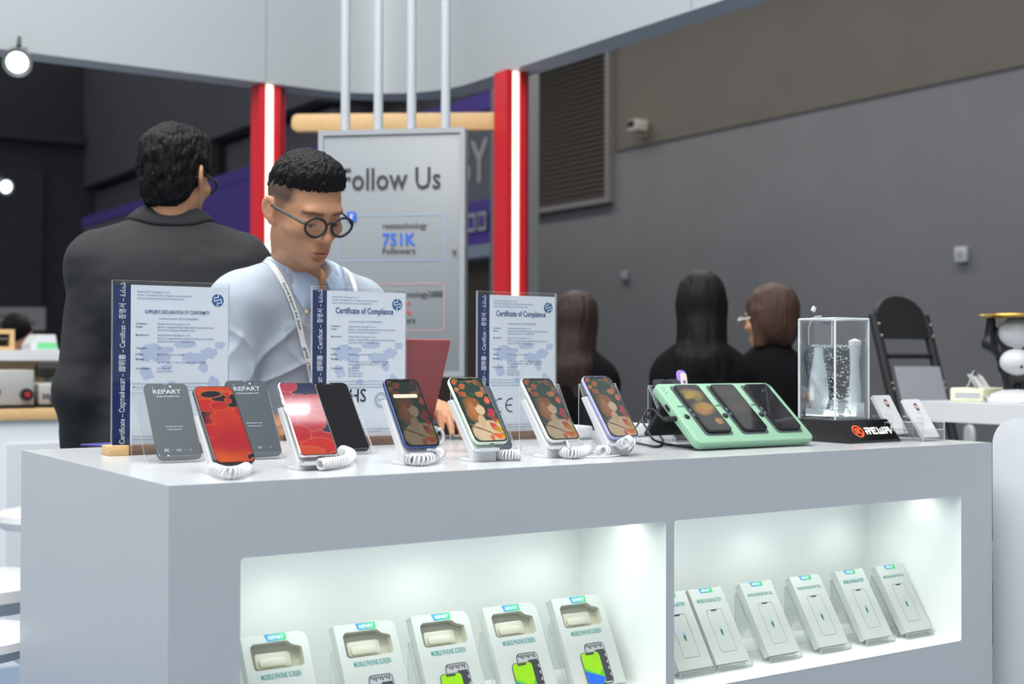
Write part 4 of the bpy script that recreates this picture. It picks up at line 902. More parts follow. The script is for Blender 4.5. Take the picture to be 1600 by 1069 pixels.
def on_front(fn, xs, zs, y0=-.45, y1=.1):
    """front surface y for points (x, z) of a field"""
    ys = np.arange(y0, y1, .002, dtype=f32); P = [np.repeat(np.array(xs, f32)[:, None], len(ys), 1), np.repeat(ys[None], len(xs), 0), np.repeat(np.array(zs, f32)[:, None], len(ys), 1)]
    D = fn(tuple(P)) < 0; i = D.argmax(1); return [float(ys[k]) if D[j, k] else None for j, k in enumerate(i)]
def glasses(root, Rm, hd, ks, material='rubber', yoff=0., cz=-.004, rim=(.0258, .0228), rr=.0030, rx=.0345):
    """round-eyed spectacle frame on the nose: two rims, bridge, temples, lenses"""
    t = Matrix.Translation(hd) @ Rm @ Matrix.Scale(ks, 4)
    fy = -.1065+yoff
    g = MB(); g.T = t
    for s_ in (-1, 1):
        P = [(s_*rx+rim[0]*math.cos(a)*(1+.06*math.cos(2*a)), fy+.10*max(0, abs(s_*rx+rim[0]*math.cos(a))-.02)**1.0*.35, cz+rim[1]*math.sin(a)*(1-.10*max(0, math.sin(a)))+.0015*math.cos(a)*s_) for a in [2*PI*i/36 for i in range(36)]]
        g.tube(P, rr, 8, closed=True)
        g.tube(smooth_path([(s_*.057, fy+.003, cz+.008), (s_*.066, fy+.010, cz+.009), (s_*.0735, -.05, cz+.010), (s_*.0795, -.01, cz+.012), (s_*.079, .015, cz+.010), (s_*.078, .035, cz-.008)], 5), [.0042]*8+[.0034]*20, 8, flat=.6)
    g.tube(smooth_path([(-.0125, fy, cz+.006), (-.005, fy-.002, cz+.009), (.005, fy-.002, cz+.009), (.0125, fy, cz+.006)], 5), rr*1.05, 8)
    o = g.build('glasses_frame', material, root)
    for s_ in (-1, 1):
        l = MB(); l.T = t; l.add([(s_*rx+rim[0]*.97*math.cos(a), fy+.10*max(0, abs(s_*rx+rim[0]*math.cos(a))-.02)*.35, cz+rim[1]*.97*math.sin(a)) for a in [2*PI*i/28 for i in range(28)]], [tuple(range(28))]); l.build('glasses_lens', 'lens', root)
    m = MB(); m.T = t
    for s_ in (-1, 1): m.ball((s_*.0605, fy+.0015, cz+.0095), .0014, 0, 8)
    m.build('hinge_rivet', 'steel', root)

def on_top(fn, xs, ys, z0, z1):
    """top surface z for points (x, y) of a field"""
    zs = np.arange(z1, z0, -.002, dtype=f32); P = [np.repeat(np.array(xs, f32)[:, None], len(zs), 1), np.repeat(np.array(ys, f32)[:, None], len(zs), 1), np.repeat(zs[None], len(xs), 0)]
    D = fn(tuple(P)) < 0; i = D.argmax(1); return [float(zs[k]) if D[j, k] else z0 for j, k in enumerate(i)]
# ------------------------------------------------------------------ the man in the light shirt, looking down
M['shirt'] = mat('pale_blue_cotton', s3(153, 164, 177), .85, bump=.06, bscale=500, var=.03, vscale=20, sheen=.2)
rz = math.radians(12)
neck_w = at(441, 425, d=3.10); hips = (neck_w.x+.02, neck_w.y+.185, 0)
def loc(p, base=hips, r=rz):
    return Matrix.Rotation(-r, 4, 'Z') @ (Vector(p)-Vector(base))
nk = loc(neck_w); head = loc(at(474, 327, d=3.02))
wl = loc(at(441, 664, d=3.0)); wrr = loc(at(702, 672, d=3.02))     # wrists: his right hand is at the left of the view
sz = nk.z-.055
A = [[(-.178, nk.y+.01, sz-.040), (-.238, nk.y-.02, sz-.285), tuple(wl+Vector((-.015, .12, .020)))], [(.178, nk.y+.01, sz-.040), (.238, nk.y-.02, sz-.28), tuple(wrr+Vector((.052, .125, .040)))]]
def hd_(a): e = Vector(a[-1])-Vector(a[-2]); return e.normalized()
H = [dict(wrist=tuple(Vector(A[0][2])+hd_(A[0])*.035), fwd=(.25, -1, -.12), up=(0, -.1, 1), side=1, curl=(.4, .6, .5)), dict(wrist=tuple(Vector(A[1][2])+hd_(A[1])*.035), fwd=(-.45, -1, -.10), up=(0, -.1, 1), side=-1, curl=(.22, .4, .3))]
hyaw = math.radians(-1); hpitch = math.radians(24)
def shirt_cut(P, d):
    n0 = (0, nk.y-.005, sz+.06)
    return smax(d, -smin(cap(P, (0, nk.y+.0, sz+.02), tuple(head), .058, .058), cap(P, (0, nk.y-.06, sz+.07), (0, nk.y-.16, sz-.045), .050, .012), .02), .004)
def pleats(P, d, root):
    u = P[0]*f32(.8)+P[2]*f32(.6); v_ = P[2]*f32(.8)-P[0]*f32(.6)
    r1 = 1-2*np.abs(vnoise((u, v_, P[1]), (5, 15, 6))); r2 = 1-2*np.abs(vnoise((-P[0]*f32(.8)+P[2]*f32(.6), P[2]*f32(.8)+P[0]*f32(.6), P[1]), (6, 17, 5)))
    k = np.clip((P[2]-f32(.95))*6, 0, 1)*np.clip((f32(sz-.02)-P[2])*12, 0, 1)
    return d+f32(.0045)*k-(f32(.009)*np.clip(r1, 0, 1)**5+f32(.006)*np.clip(r2, 0, 1)**5)*k
man, Rm, hd, (gf, glo, ghi) = person('person in a pale blue shirt, black round glasses and white lanyard, looking down', hips, rz, head, hyaw, hpitch, 'shirt', 'shirt', A, S=1.03, fade=1., hv=.0017, gv=.004, hands=H, lean_=-nk.y, sh=.204, wr=.0035, top_z=sz, hroll=math.radians(-5), long_coat=.90, gcut=shirt_cut, gfn=pleats)
ks = 1.03
def hair1(P):
    x, y, z = P; ax = np.abs(x)
    d = ell(P, (0, .005, .046), (.0785, .0955, .0895)); d = smin(d, ell(P, (0, -.036, .088), (.058, .044, .040)), .03)
    d = d+f32(.20)*np.clip(f32(.084)-z, 0, .05)*np.clip(f32(.9)-y*f32(14), .12, 1)+.0045*vnoise(P, (420, 420, 160))+.005*vnoise(P, (130, 130, 80))
    lim = f32(.070)-(y+f32(.085))*f32(.30)+np.clip(ax-f32(.05), 0, 1)*f32(.35)*np.clip(y*-14, 0, 1)+.013*vnoise(P, (260, 260, 30))
    return smax(d, lim-z, .008)
hair_obj(hair1, (-.11, -.13, -.03), (.11, .13, .165), .0019, Rm, hd, ks, 'hair_black', man)
glasses(man, Rm, hd, ks)
m = MB(); m.T = Matrix.Translation(hd) @ Rm @ Matrix.Scale(ks, 4)
for s_ in (-1, 1): m.ball((s_*.0325, -.0795, -.0080), (.0080, .0056, .0030), 0, 12); 
m.build('eye', mat('eye_white', s3(150, 138, 130), .2), man)
m = MB(); m.T = Matrix.Translation(hd) @ Rm @ Matrix.Scale(ks, 4)
for s_ in (-1, 1): m.ball((s_*.0325, -.0826, -.0092), (.0052, .0036, .0034), 0, 12)
m.build('iris', mat('dark_iris', (.010, .007, .006), .15), man)
# collar, placket, buttons, lanyard lie on the shirt's own surface
SHIRT2 = mat('pale_blue_collar', s3(170, 190, 216), .8, bump=.06, bscale=500)
NC = Vector((0, nk.y-.002, sz+.045)); n = 48
an = [math.radians(-80)+math.radians(340)*i/n for i in range(n+1)]; ff = [abs(i/n*2-1) for i in range(n+1)]
rb_ = [.102-.012*f**4 for f in ff]
bx_ = [rb_[i]*math.cos(a) for i, a in enumerate(an)]; by_ = [NC.y+rb_[i]*.98*math.sin(a) for i, a in enumerate(an)]
bz_ = on_top(gf, bx_, by_, sz-.16, sz+.10); bot = []
for i, f in enumerate(ff):
    k = max(0, (f-.72)/.28)
    bot.append(Vector((bx_[i], by_[i]-.006*k, bz_[i]+.004)))
for i, f in enumerate(ff):
    if f > .72:                                     # the leaf: drops to a buttoned point beside the opening
        k = (f-.72)/.28; sg = 1 if bx_[i] > 0 or (abs(bx_[i]) < .03 and i < n/2) else -1
        x = sg*(.085*(1-k)+.044*k) if k < .75 else sg*(.0553*(1-(k-.75)*4)+.016*(k-.75)*4); z = sz+.005-.052*min(1, k/.75)+.030*max(0, (k-.75)*4)
        y = on_front(gf, [x], [z])[0]
        bot[i] = Vector((x, (y if y is not None else NC.y-.08)-.005, z))
tp = [NC+Vector((.0665*math.cos(a), .0665*math.sin(a)-.010*f**2, .050-.058*f**2.2)) for a, f in zip(an, ff)]
mid = [p.lerp(c, .42)+Vector((math.cos(a)*.004, math.sin(a)*.004, .012*(1-f*.7))) for p, c, a, f in zip(tp, bot, an, ff)]
inb = [NC+Vector((.062*math.cos(a), .062*math.sin(a)-.010*f**2, -.02-.052*f**2.2)) for a, f in zip(an, ff)]
bt = bot
m = MB(); m.loops([inb, [p.lerp(q_, .1) for p, q_ in zip(tp, inb)], tp, mid, bot], 0, None, False, False, closed=False)
cl = m.build('collar', SHIRT2, man, angle=75)
md = cl.modifiers.new('thick', 'SOLIDIFY'); md.thickness = .0028; md.offset = 1
zs = [sz-.062-i*.02 for i in range(20)]
yf = on_front(gf, [.004]*len(zs), zs)
m = MB(); rows = [[(x, on_y-.0028+.0015*(abs(x-.004) > .015), z) for x in (-.0155, -.0145, .004, .0225, .0235)] for z, on_y in zip(zs, yf) if on_y is not None]
m.loops(rows, 0, None, False, False, closed=False); pk = m.build('button_placket', SHIRT2, man, angle=80)
md = pk.modifiers.new('thick', 'SOLIDIFY'); md.thickness = .002; md.offset = 1
M['btn'] = mat('yellow_button', s3(222, 212, 150), .35)
for z in (sz-.075, sz-.165, sz-.255, sz-.345):
    y = on_front(gf, [.006], [z])[0]
    if y is not None:
        m = MB(); m.lathe([(.001, 0), (.0058, 0), (.0062, .0012), (.0055, .0024), (.004, .0018), (.001, .0018)], 16, 0, T3(.006, y-.003, z) @ RX(PI/2)); m.build('shirt_button', 'btn', man)
for s_, i in ((-1, 0), (1, 1)):
    p = Vector((s_*.056, on_front(gf, [s_*.056], [sz-.045])[0]-.006, sz-.045))
    m = MB(); m.lathe([(.001, 0), (.005, 0), (.0052, .001), (.0045, .002), (.001, .0016)], 14, 0, T3(p.x, p.y-.001, p.z+.004) @ RX(PI/2)); m.build('collar_button', 'btn', man)
M['lany'] = mat('white_ribbon', s3(222, 226, 230), .6)
def strap(sg, x1, z1, wd=.0145, words=False):
    n = 40; xa, ya = [sg*.090, sg*.104, sg*.110, sg*.111], [NC.y+.055, NC.y+.015, NC.y-.02, NC.y-.045]
    P = [Vector((x, y, z+.004)) for x, y, z in zip(xa, ya, on_top(gf, xa, ya, sz-.12, sz+.12))]
    x0, z0 = sg*.109, P[-1].z-.022
    X = [x0+(x1-x0)*i/n for i in range(n+1)]; Z = [z0+(z1-z0)*i/n for i in range(n+1)]
    Yf = on_front(gf, X, Z); P = [q_ for q_ in smooth_path(P, 4)][:-1]+[Vector((x, y-.004, z)) for x, y, z in zip(X, Yf, Z) if y is not None]
    # keep the ribbon taut: moving average of the surface
    Q = [sum((P[max(0, min(len(P)-1, i+k))] for k in range(-3, 4)), Vector())/7+Vector((0, -.0025, 0)) for i in range(len(P))]
    sd = Vector((Z[0]-Z[-1], 0, X[-1]-X[0])).normalized(); sd = sd if sd.x > 0 else sd
    m = MB(); m.loops([[q-sd*wd/2, q-sd*wd/2+Vector((0, -.0012, 0)), q+sd*wd/2+Vector((0, -.0012, 0)), q+sd*wd/2] for q in Q], 0, None, True, True); o = m.build('lanyard_ribbon', 'lany', man, angle=60)
    if words:
        acc = [0.]
        for a, b in zip(Q, Q[1:]): acc.append(acc[-1]+(b-a).length)
        def along(s_):
            i = max(0, min(len(acc)-2, int(np.searchsorted(acc, s_))-1)); return Q[i].lerp(Q[i+1], (s_-acc[i])/(acc[i+1]-acc[i]+1e-9))
        m = MB(); 
        for body, s0, mi in (('Source beyond the show', .135, 0), ('global', .295, 0), ('s', .331, 1), ('ources', .338, 0)):
            V, F = text_geo(body, .0125, 'LEFT', .02, .0+1., 0.); V = [Vector((v.x*.93, v.y, 0)) for v in V]
            m.add([along(s0+v.x)+sd*(v.y-.004)+Vector((0, -.0016, 0)) for v in V], F, mi)
        m.build('lanyard_print', [mat('grey_green_ink', s3(70, 84, 84), .6), mat('red_ink', s3(220, 40, 40), .6)], man, smooth=False)
strap(-1, .012, sz-.34, words=True); strap(1, .035, sz-.34)
# ------------------------------------------------------------------ the man in the dark suit, seen from behind
M['suit'] = mat('charcoal_wool', s3(31, 33, 36), .9, bump=.1, bscale=700, var=.12, vscale=250)
p2 = at(262, 345, d=3.42); rz2 = math.radians(158); hips2 = (p2.x, p2.y-.02, 0)
L2 = lambda p: loc(p, hips2, rz2)
h2 = L2(at(274, 277, d=3.42)); n2_ = L2(p2); s2 = 1.512
A2 = [[(-.185, n2_.y, s2-.055), (-.222, n2_.y+.03, s2-.36), (-.222, n2_.y-.06, s2-.60)], [(.185, n2_.y, s2-.055), (.225, n2_.y+.03, s2-.36), (.225, n2_.y-.06, s2-.60)]]
H2 = [dict(wrist=tuple(Vector(a[2])+hd_(a)*.035), fwd=(0, -.15, -1), up=(sg, -.2, 0), side=sg, curl=(.2, .35, .3), h=.004) for a, sg in zip(A2, (-1, 1))]
def jacket_back(P, d, root):
    d = smin(d, ell(P, (0, n2_.y+.03, s2-.12), (.165, .115, .17)), .06)
    return d
def jacket_cut(P, d): return smax(d, -cap(P, (0, n2_.y-.03, s2+.0), (0, n2_.y-.03, s2+.2), .060, .066), .004)
m2, R2, hd2, (g2, _a, _b) = person('person in a charcoal suit jacket, seen from behind, with short black hair', hips2, rz2, h2, math.radians(-27), math.radians(4), 'suit', 'suit_jacket', A2, S=1.02, hv=.0026, gv=.005, hands=H2, lean_=-n2_.y, sh=.222, wr=.006, top_z=s2, long_coat=.72, bulk=1.12, gcut=jacket_cut, gfn=jacket_back)
def hair2(P):
    x, y, z = P; ax = np.abs(x)
    d = ell(P, (0, .010, .046), (.088, .106, .092)); d = smin(d, ell(P, (0, .045, -.02), (.070, .058, .085)), .03); d = smin(d, ell(P, (0, -.05, .09), (.065, .05, .042)), .03)
    d = d+.008*vnoise(P, (110, 110, 45))+.005*vnoise(P, (260, 260, 80))+.006*vnoise(P, 40)
    lim = np.clip(f32(-.088)+(f32(.085)-y)*f32(.0)+np.clip(f32(.045)-y, 0, .035)*f32(1.6)+np.clip(f32(.0)-y, 0, .2)*f32(.9), -.1, .065)
    d = smax(d, lim+.006*vnoise(P, (150, 150, 20))-z, .008)
    return smax(d, -(ell((ax, y, z), (.088, .006, -.012), (.020, .026, .036))), .004)
hair_obj(hair2, (-.12, -.14, -.10), (.12, .14, .17), .0024, R2, hd2, 1.02, 'hair_black', m2)
glasses(m2, R2, hd2, 1.02)
# folded jacket collar round the back of the neck
m = MB(); rows = []; NJ = Vector((0, n2_.y-.028, s2)); an = [math.radians(-35)+math.radians(250)*i/40 for i in range(41)]; ff = [abs(i/20-1) for i in range(41)]
zt_ = on_top(g2, [.088*math.cos(a) for a in an], [NJ.y+.088*math.sin(a) for a in an], s2-.12, s2+.12); zo_ = on_top(g2, [.109*math.cos(a) for a in an], [NJ.y+.107*math.sin(a) for a in an], s2-.14, s2+.12)
for a, f, z1, z2 in zip(an, ff, zt_, zo_):
    C_ = lambda r, z: Vector((r*math.cos(a), NJ.y+r*.98*math.sin(a), z))
    zc_ = max(z1, z2)
    rows.append([C_(.064, z1-.01), C_(.068, zc_+.030-.030*f**2), C_(.074, zc_+.036-.034*f**2), C_(.092, zc_+.024-.026*f**2), C_(.110, z2+.008), C_(.108, z2-.002)])
m.loops(rows, 0, None, False, False, closed=False); o = m.build('jacket_collar', mat('collar_wool', s3(35, 37, 40), .9, bump=.1, bscale=700), m2, angle=70)
md = o.modifiers.new('thick', 'SOLIDIFY'); md.thickness = .004; md.offset = 1
# ------------------------------------------------------------------ three people in black further back
M['blazer'] = mat('black_cloth', (.0035, .0036, .0048), .9, spec=.12)
def back_person(label, px, py, d, rz, top, hairm, style, hyaw=0., gl=False):
    q = at(px, py, d=d); ht = q.z; hips3 = (q.x, q.y, 0); k = .97
    h3 = Vector((0, -.01, ht-.118)); s3_ = ht-.118-.20
    A3 = [[(-.105, 0, s3_-.05), (-.128, .03, s3_-.32), (-.13, -.06, s3_-.54)], [(.105, 0, s3_-.05), (.128, .03, s3_-.32), (.13, -.06, s3_-.54)]]
    H3 = [dict(wrist=tuple(Vector(a[2])+hd_(a)*.035), fwd=(0, -.15, -1), up=(sg, -.2, 0), side=sg, curl=(.2, .35, .3), h=.006, k=.9) for a, sg in zip(A3, (-1, 1))]
    r, R_, hd3, _ = person(label, hips3, rz, h3, hyaw, math.radians(6), 'blazer', 'jacket', A3, S=k, fem=1., hv=.0035, gv=.009, hands=H3, sh=.13, top_z=s3_, long_coat=.74, bulk=.68, ar=.85)
    def hf(P):
        x, y, z = P; ax = np.abs(x)
        d_ = ell(P, (0, .012, .046), (.086, .104, .086))
        if style == 'long':
            d_ = smin(d_, cap(P, (0, .040, -.02), (0, .058, -.20), .076, .080), .05); d_ = smin(d_, cap(P, (-.035, .062, -.2), (-.04, .070, -.30), .066, .05), .03); d_ = smin(d_, cap(P, (.035, .062, -.2), (.04, .070, -.30), .066, .05), .03)
            for s_ in (-1, 1): d_ = smin(d_, cap(P, (s_*.055, .01, .0), (s_*.062, .02, -.24), .030, .026), .03)
        else:
            d_ = smin(d_, ell(P, (0, .022, -.035), (.088, .084, .088)), .05)
            for s_ in (-1, 1): d_ = smin(d_, cap(P, (s_*.072, .004, .02), (s_*.078, .002, -.10), .026, .022), .02)
        d_ = d_+.006*vnoise(P, (60, 60, 10))+.003*vnoise(P, (140, 140, 20))
        face = ell(P, (0, -.10, -.035), (.060, .062, .090))
        d_ = smax(d_, -face, .01)
        if style != 'long': d_ = smax(d_, f32(-.115)-z+.008*vnoise(P, (90, 90, 3)), .01)
        return d_
    hair_obj(hf, (-.13, -.13, -.40), (.13, .17, .15), .0036, R_, hd3, k, hairm, r)
    if gl: glasses(r, R_, hd3, k, 'steel')
    return r
back_person('person with long brown hair in a black jacket, turned away, beside the rightmost certificate', 901, 458, 5.2, math.radians(125), 1.5, 'hair_dbrown', 'long')
back_person('person with long straight black hair in black, seen from behind, between two brown haired people', 1096, 427, 4.5, math.radians(142), 1.53, 'hair_black', 'long')
back_person('person with a brown bob and glasses in a black jacket, behind the water tank', 1206, 447, 4.75, math.radians(156), 1.5, 'hair_brown', 'bob', hyaw=math.radians(30), gl=True)
# ================================================================== right half of the counter top
DK = (1.1364, .130, 1.0665); DW, DL, DT = .334, .184, .020; dt = math.radians(50.0)
t = thing('phone_test_dock', 'mint green angled dock with three recesses holding three dark phones', 'dock', DK, lean(dt))
m = MB(); m.slab(DW, DL, DT, .014, .004, 0, T3(DW/2, DL/2, -DT), n=8); m.build('dock_body', 'mint', t)
REC = [(.100, .335), (.405, .640), (.708, .940)]
def uv(u, v): return u*DW, DL*(1-v)
m = MB()
for a, b in REC:
    x0, y0 = uv(a, .89); x1, y1 = uv(b, .055); m.prism(rrect(x1-x0, y1-y0, .008, 5, (x0+x1)/2, (y0+y1)/2), -.001, .0007)
m.build('recess_pad', mat('slate_pad', s3(84, 94, 98), .3), t)
for u in (.060, .378, .692):
    x, y = uv(u, .575); MB().lathe([(.001, 0), (.0062, 0), (.0066, .002), (.005, .003), (.001, .003)], 20, 0, T3(x, y, 0)).build('round_button', 'black', t)
x, y = uv(.955, .06)
m = MB(); m.holed(circ(.0085, 28, x, y), [circ(.0070, 28, x, y)], .0006); m.holed(circ(.0045, 20, x, y), [circ(.0036, 20, x, y)], .0006); m.build('ring_logo', 'grey_panel', t, smooth=False)
for u, v in ((.035, .08), (.035, .13), (.05, .10), (.05, .16), (.035, .18)): q = uv(u, v); MB().flat(circ(.0013, 8, *q), .0005).build('indicator_dot', 'grey_panel', t, smooth=False)
M['slot_green'] = mat('green_slot', s3(60, 110, 90), .5)
for u in (.075, .39, .70): x, y = uv(u, .40); MB().prism(rrect(.018, .003, .001, 3, x, y), -.001, .0006).build('slot', 'slot_green', t, smooth=False)
m = MB(); m.prism(rrect(.018, .008, .002, 4), -.0003, .0006, 0, T3(0, DL*.64, -DT*.5) @ RY(-PI/2) @ RZ(PI/2)); m.build('side_port', 'black', t)
m = MB(); m.box((.02, .150, -DT-.10), (DW-.02, .158, -DT+.001), T=T3(0, 0, 0)); o = m.build('rear_foot', mat('dark_foot', s3(44, 48, 50), .5), t, smooth=False)
YF = paint('yellow_flower_picture', s3(14, 18, 16), [(.5*.066, .82*.14, .40*.066, .09*.14, -.1, s3(170, 140, 20), .3), (.35*.066, .77*.14, .3*.066, .06*.14, .4, s3(200, 160, 24), .3), (.62*.066, .70*.14, .2*.066, .05*.14, .2, s3(150, 128, 30), .3), (.5*.066, .48*.14, .40*.066, .13*.14, .3, s3(190, 140, 24), .3), (.45*.066, .44*.14, .2*.066, .07*.14, 0, s3(208, 128, 36), .4), (.68*.066, .52*.14, .25*.066, .08*.14, 0, s3(196, 158, 40), .3), (.74*.066, .20*.14, .16*.066, .06*.14, .2, s3(196, 144, 40), .2), (.3*.066, .22*.14, .2*.066, .05*.14, .6, s3(24, 52, 34), .5)], .62, .010, 110)
YF2 = paint('faint_flower_picture', s3(20, 19, 18), [(.5*.066, .80*.14, .42*.066, .09*.14, 0, s3(58, 48, 26), .4), (.5*.066, .50*.14, .42*.066, .14*.14, .3, s3(70, 52, 30), .4), (.7*.066, .22*.14, .2*.066, .07*.14, .2, s3(60, 46, 28), .3)], .5, .010, 110)
YF3 = paint('painted_reflection_screen', s3(22, 22, 20), [(.45*.066, .68*.14, .3*.066, .13*.14, .3, s3(40, 38, 32), .5), (.6*.066, .3*.14, .3*.066, .12*.14, .5, s3(46, 44, 40), .5)], .35, .012, 130)  # grey patches are reflections painted into the screen picture
BM = Matrix.Translation(DK) @ Matrix.Rotation(PI/2-dt, 4, 'X')
for (a, b), wl_, lab in zip(REC, (YF, YF2, YF3), ('black phone showing yellow flowers, in the left recess of the mint dock', 'black phone with a faint flower picture, in the middle recess of the mint dock', 'black phone whose dark screen has painted reflections, in the right recess of the mint dock')):
    x0, y0 = uv(a+.018, .855); x1, y1 = uv(b-.010, .075); w, h = x1-x0, y1-y0
    p = BM @ Vector((x0, y0, .0082)); ph = thing('smartphone', lab, 'phone', p, lean(dt), 'phones in the mint dock')
    m = MB(); m.slab(w, h, .0072, .009, .0015, 0, T3(w/2, h/2, -.0072), n=6); m.build('frame', 'black', ph)
    m = MB(); m.prism(rrect(w-.003, h-.003, .0078, 6, w/2, h/2), -.0004, .0002); m.build('bezel', 'black_gloss', ph)
    m = MB(); m.flat(rrect(w-.007, h-.007, .005, 6, w/2, h/2), .0003); m.build('screen', wl_, ph, smooth=False)
    m = MB(); m.box((-.0008, h*.44, -.005), (0, h*.50, -.003)); m.box((-.0008, h*.34, -.005), (0, h*.40, -.003)); m.build('side_buttons', 'steel', ph, smooth=False)
# black cable from the dock
J = BM @ Vector((-.001, DL*.46, -DT*.5))
t = thing('power_cable', 'black power cable looping from the mint dock to the left', 'cable', J)
o = Vector(J); jd = Vector((-1, 0, 0))
W_ = [Vector((0, 0, 0)), jd*.030, at(1018, 639, Y=.30)-o, at(1004, 655, Y=.31)-o, at(1012, 672, Y=.28)-o, at(1020, 686, Z=TOP+.02)-o, at(1034, 692, Z=TOP+.004)-o, at(1062, 697, Z=TOP+.003)-o, at(1085, 699, Z=TOP+.003)-o, at(1110, 697, Z=TOP+.003)-o]
m = MB(); m.tube(smooth_path(W_, 12), .0024, 8); m.build('cord', 'rubber', t, angle=80)
m = MB(); m.tube([(0, 0, 0), jd*.012, jd*.013, jd*.026, jd*.034], [.0062, .0062, .0052, .005, .003], 12); 
for k in range(4): m.tube([jd*(.015+k*.004), jd*(.0165+k*.004)], .0056, 12)
m.build('plug', 'rubber', t)
W2 = [at(994, 667, Z=TOP+.03)-o, at(1005, 652, Y=.32)-o, at(1009, 647, Y=.33)-o, at(1014, 655, Y=.33)-o, at(1018, 668, Z=TOP+.03)-o, at(1030, 680, Z=TOP+.014)-o, at(1036, 690, Z=TOP+.004)-o, at(1028, 698, Z=TOP+.003)-o, at(1008, 695, Z=TOP+.003)-o, at(988, 691, Z=TOP+.003)-o]
m = MB(); m.tube(smooth_path(W2, 12), .0024, 8); m.build('loop', 'rubber', t, angle=80)
# purple gadget behind the dock
q = at(1070, 606, Y=.44)
t = thing('slim_gadget', 'purple and white slim gadget leaning up behind the mint dock', 'gadget', (q.x, .445, TOP+.001), (0, 0, 0))
m = MB(); S_ = T3(-.07, -.05, 0) @ RX(math.radians(64)) @ RZ(math.radians(-13)); m.slab(.026, .187, .010, .010, .003, 0, S_ @ T3(.04, .0935, 0)); m.build('case', mat('lilac_plastic', s3(150, 118, 200), .3), t)
m = MB(); m.prism(rrect(.017, .172, .007, 5, .041, .0935), .0099, .0112, 0, S_); m.build('front_strip', mat('cream_plastic', s3(226, 214, 206), .3), t)
m = MB(); m.prism(rrect(.006, .04, .002, 4, .041, .125), .0110, .0118, 0, S_); m.prism(rrect(.008, .008, .003, 4, .041, .155), .0110, .0118, 0, S_); m.build('slot', mat('violet_plastic', s3(120, 84, 160), .3), t)
# white moulded trays behind the phones
def tray(lab, px, py, w, d, h, a=0.):
    p = at(px, py, Z=TOP); t = thing('charging_tray', lab, 'tray', p, (0, 0, a)); r = .03
    P = lambda i, z: [(x+w/2, y+d/2, z) for x, y in rrect(w-2*i, d-2*i, r-i*.6, 6)]
    m = MB(); m.loops([P(.006, 0), P(0, .006), P(0, h-.004), P(.003, h), P(.008, h), P(.010, h-.004), P(.014, .008)], 0, None, True, True); m.build('shell', 'white', t)
    m = MB(); m.slab(w*.5, d*.4, .012, .01, .003, 0, T3(w/2, d/2, .008)); m.build('pad', 'white_soft', t); return t
tray('white moulded tray lying between the white and lavender framed phones', 884, 688, .085, .10, .030, -.1)
tray('white moulded tray lying behind the black cable loop', 984, 684, .085, .12, .030, .05)
# ------------------------------------------------------------------ bubbling water tank on its black base
BXx, BYy, BH = 1.580, .132, .050; bw, bd = .168, .20
t = thing('tank_base', 'black wedge base with a glowing REWA sign, under the water tank'.replace('REWA sign', 'red and white sign'), 'sign base', (BXx, BYy, TOP))
pr = [(0, 0), (0, .004), (.040, BH), (bd, BH), (bd, 0)]
m = MB(); m.loops([[(x, y, z) for y, z in pr] for x in (0, bw)], 0, None, True, True); ob = m.build('wedge', mat('satin_black', (.016, .017, .019), .38), t, smooth=False)
bm = bmesh.new(); bm.from_mesh(ob.data); bmesh.ops.recalc_face_normals(bm, faces=bm.faces); bm.to_mesh(ob.data); bm.free()
fa = math.atan2(BH-.004, .040); FT = T3(0, 0, .004) @ RX(fa); fl = math.hypot(.040, BH-.004)
m = MB(); m.flat([(.004, .003), (bw-.004, .003), (bw-.004, fl-.003), (.004, fl-.003)], .0006, 0, FT); m.build('sign_glass', 'black_gloss', t, smooth=False)
m = MB(); cx, cy = .046, fl*.46
m.holed(circ(.0165, 36, cx, cy), [circ(.0137, 36, cx, cy)], .0012, 0, FT)
for P_ in ([(-.008, .008), (.008, .008), (.010, .0055), (-.006, .0055)], [(-.008, .008), (-.0055, .008), (-.0055, -.010), (-.008, -.006)], [(-.0005, -.0005), (.004, -.0005), (.012, -.0105), (.0085, -.0115)], [(-.0025, .003), (.008, .003), (.0035, .0003), (-.0025, .0003)], [(-.0025, .003), (-.0002, .003), (-.0002, -.007), (-.0025, -.005)]):
    m.flat([(cx+a, cy+b) for a, b in P_], .0012, 0, FT)
m.build('glowing_emblem', 'emis_red', t, smooth=False)
m = MB(); kx, hh, st = .070, .0185, .0036; y0_ = cy-hh/2
def seg(x0, y0, x1, y1): m.flat([(min(x0, x1), min(y0, y1)), (max(x0, x1), min(y0, y1)), (max(x0, x1), max(y0, y1)), (min(x0, x1), max(y0, y1))], .0012, 0, FT)
def letter(x, segs, w=.0165):
    for a, b, c, d in segs: seg(x+a*w, y0_+b*hh, x+c*w, y0_+d*hh)
q = .2
letter(kx, [(0, 0, q, .62), (0, 1-q, 1, 1), (1-q, .5, 1, 1), (.2, .42, 1, .42+q), (.55, 0, .8, .42)]); letter(kx+.0205, [(0, 0, q, 1), (0, 1-q, 1, 1), (0, .42, .8, .42+q), (0, 0, 1, q)]); letter(kx+.041, [(0, 0, q*.8, 1), (0, 0, 1, q), (.5-q*.4, 0, .5+q*.4, .8), (1-q*.8, 0, 1, 1)], .020); letter(kx+.065, [(0, 0, q, .62), (0, 1-q, 1, 1), (1-q, 0, 1, 1), (.2, .42, 1, .42+q)])
m.build('glowing_lettering', 'emis_white', t, smooth=False)
tx, ty, tz, tw, th_ = 1.5905, .184, TOP+BH, .1100, .228
t = thing('water_tank', 'clear square tank of bubbling water on the black base', 'water tank', (tx, ty, tz+.0005))
M['water'] = clear('still_water', (.93, .97, .98), .06)
m = MB(); k = .004
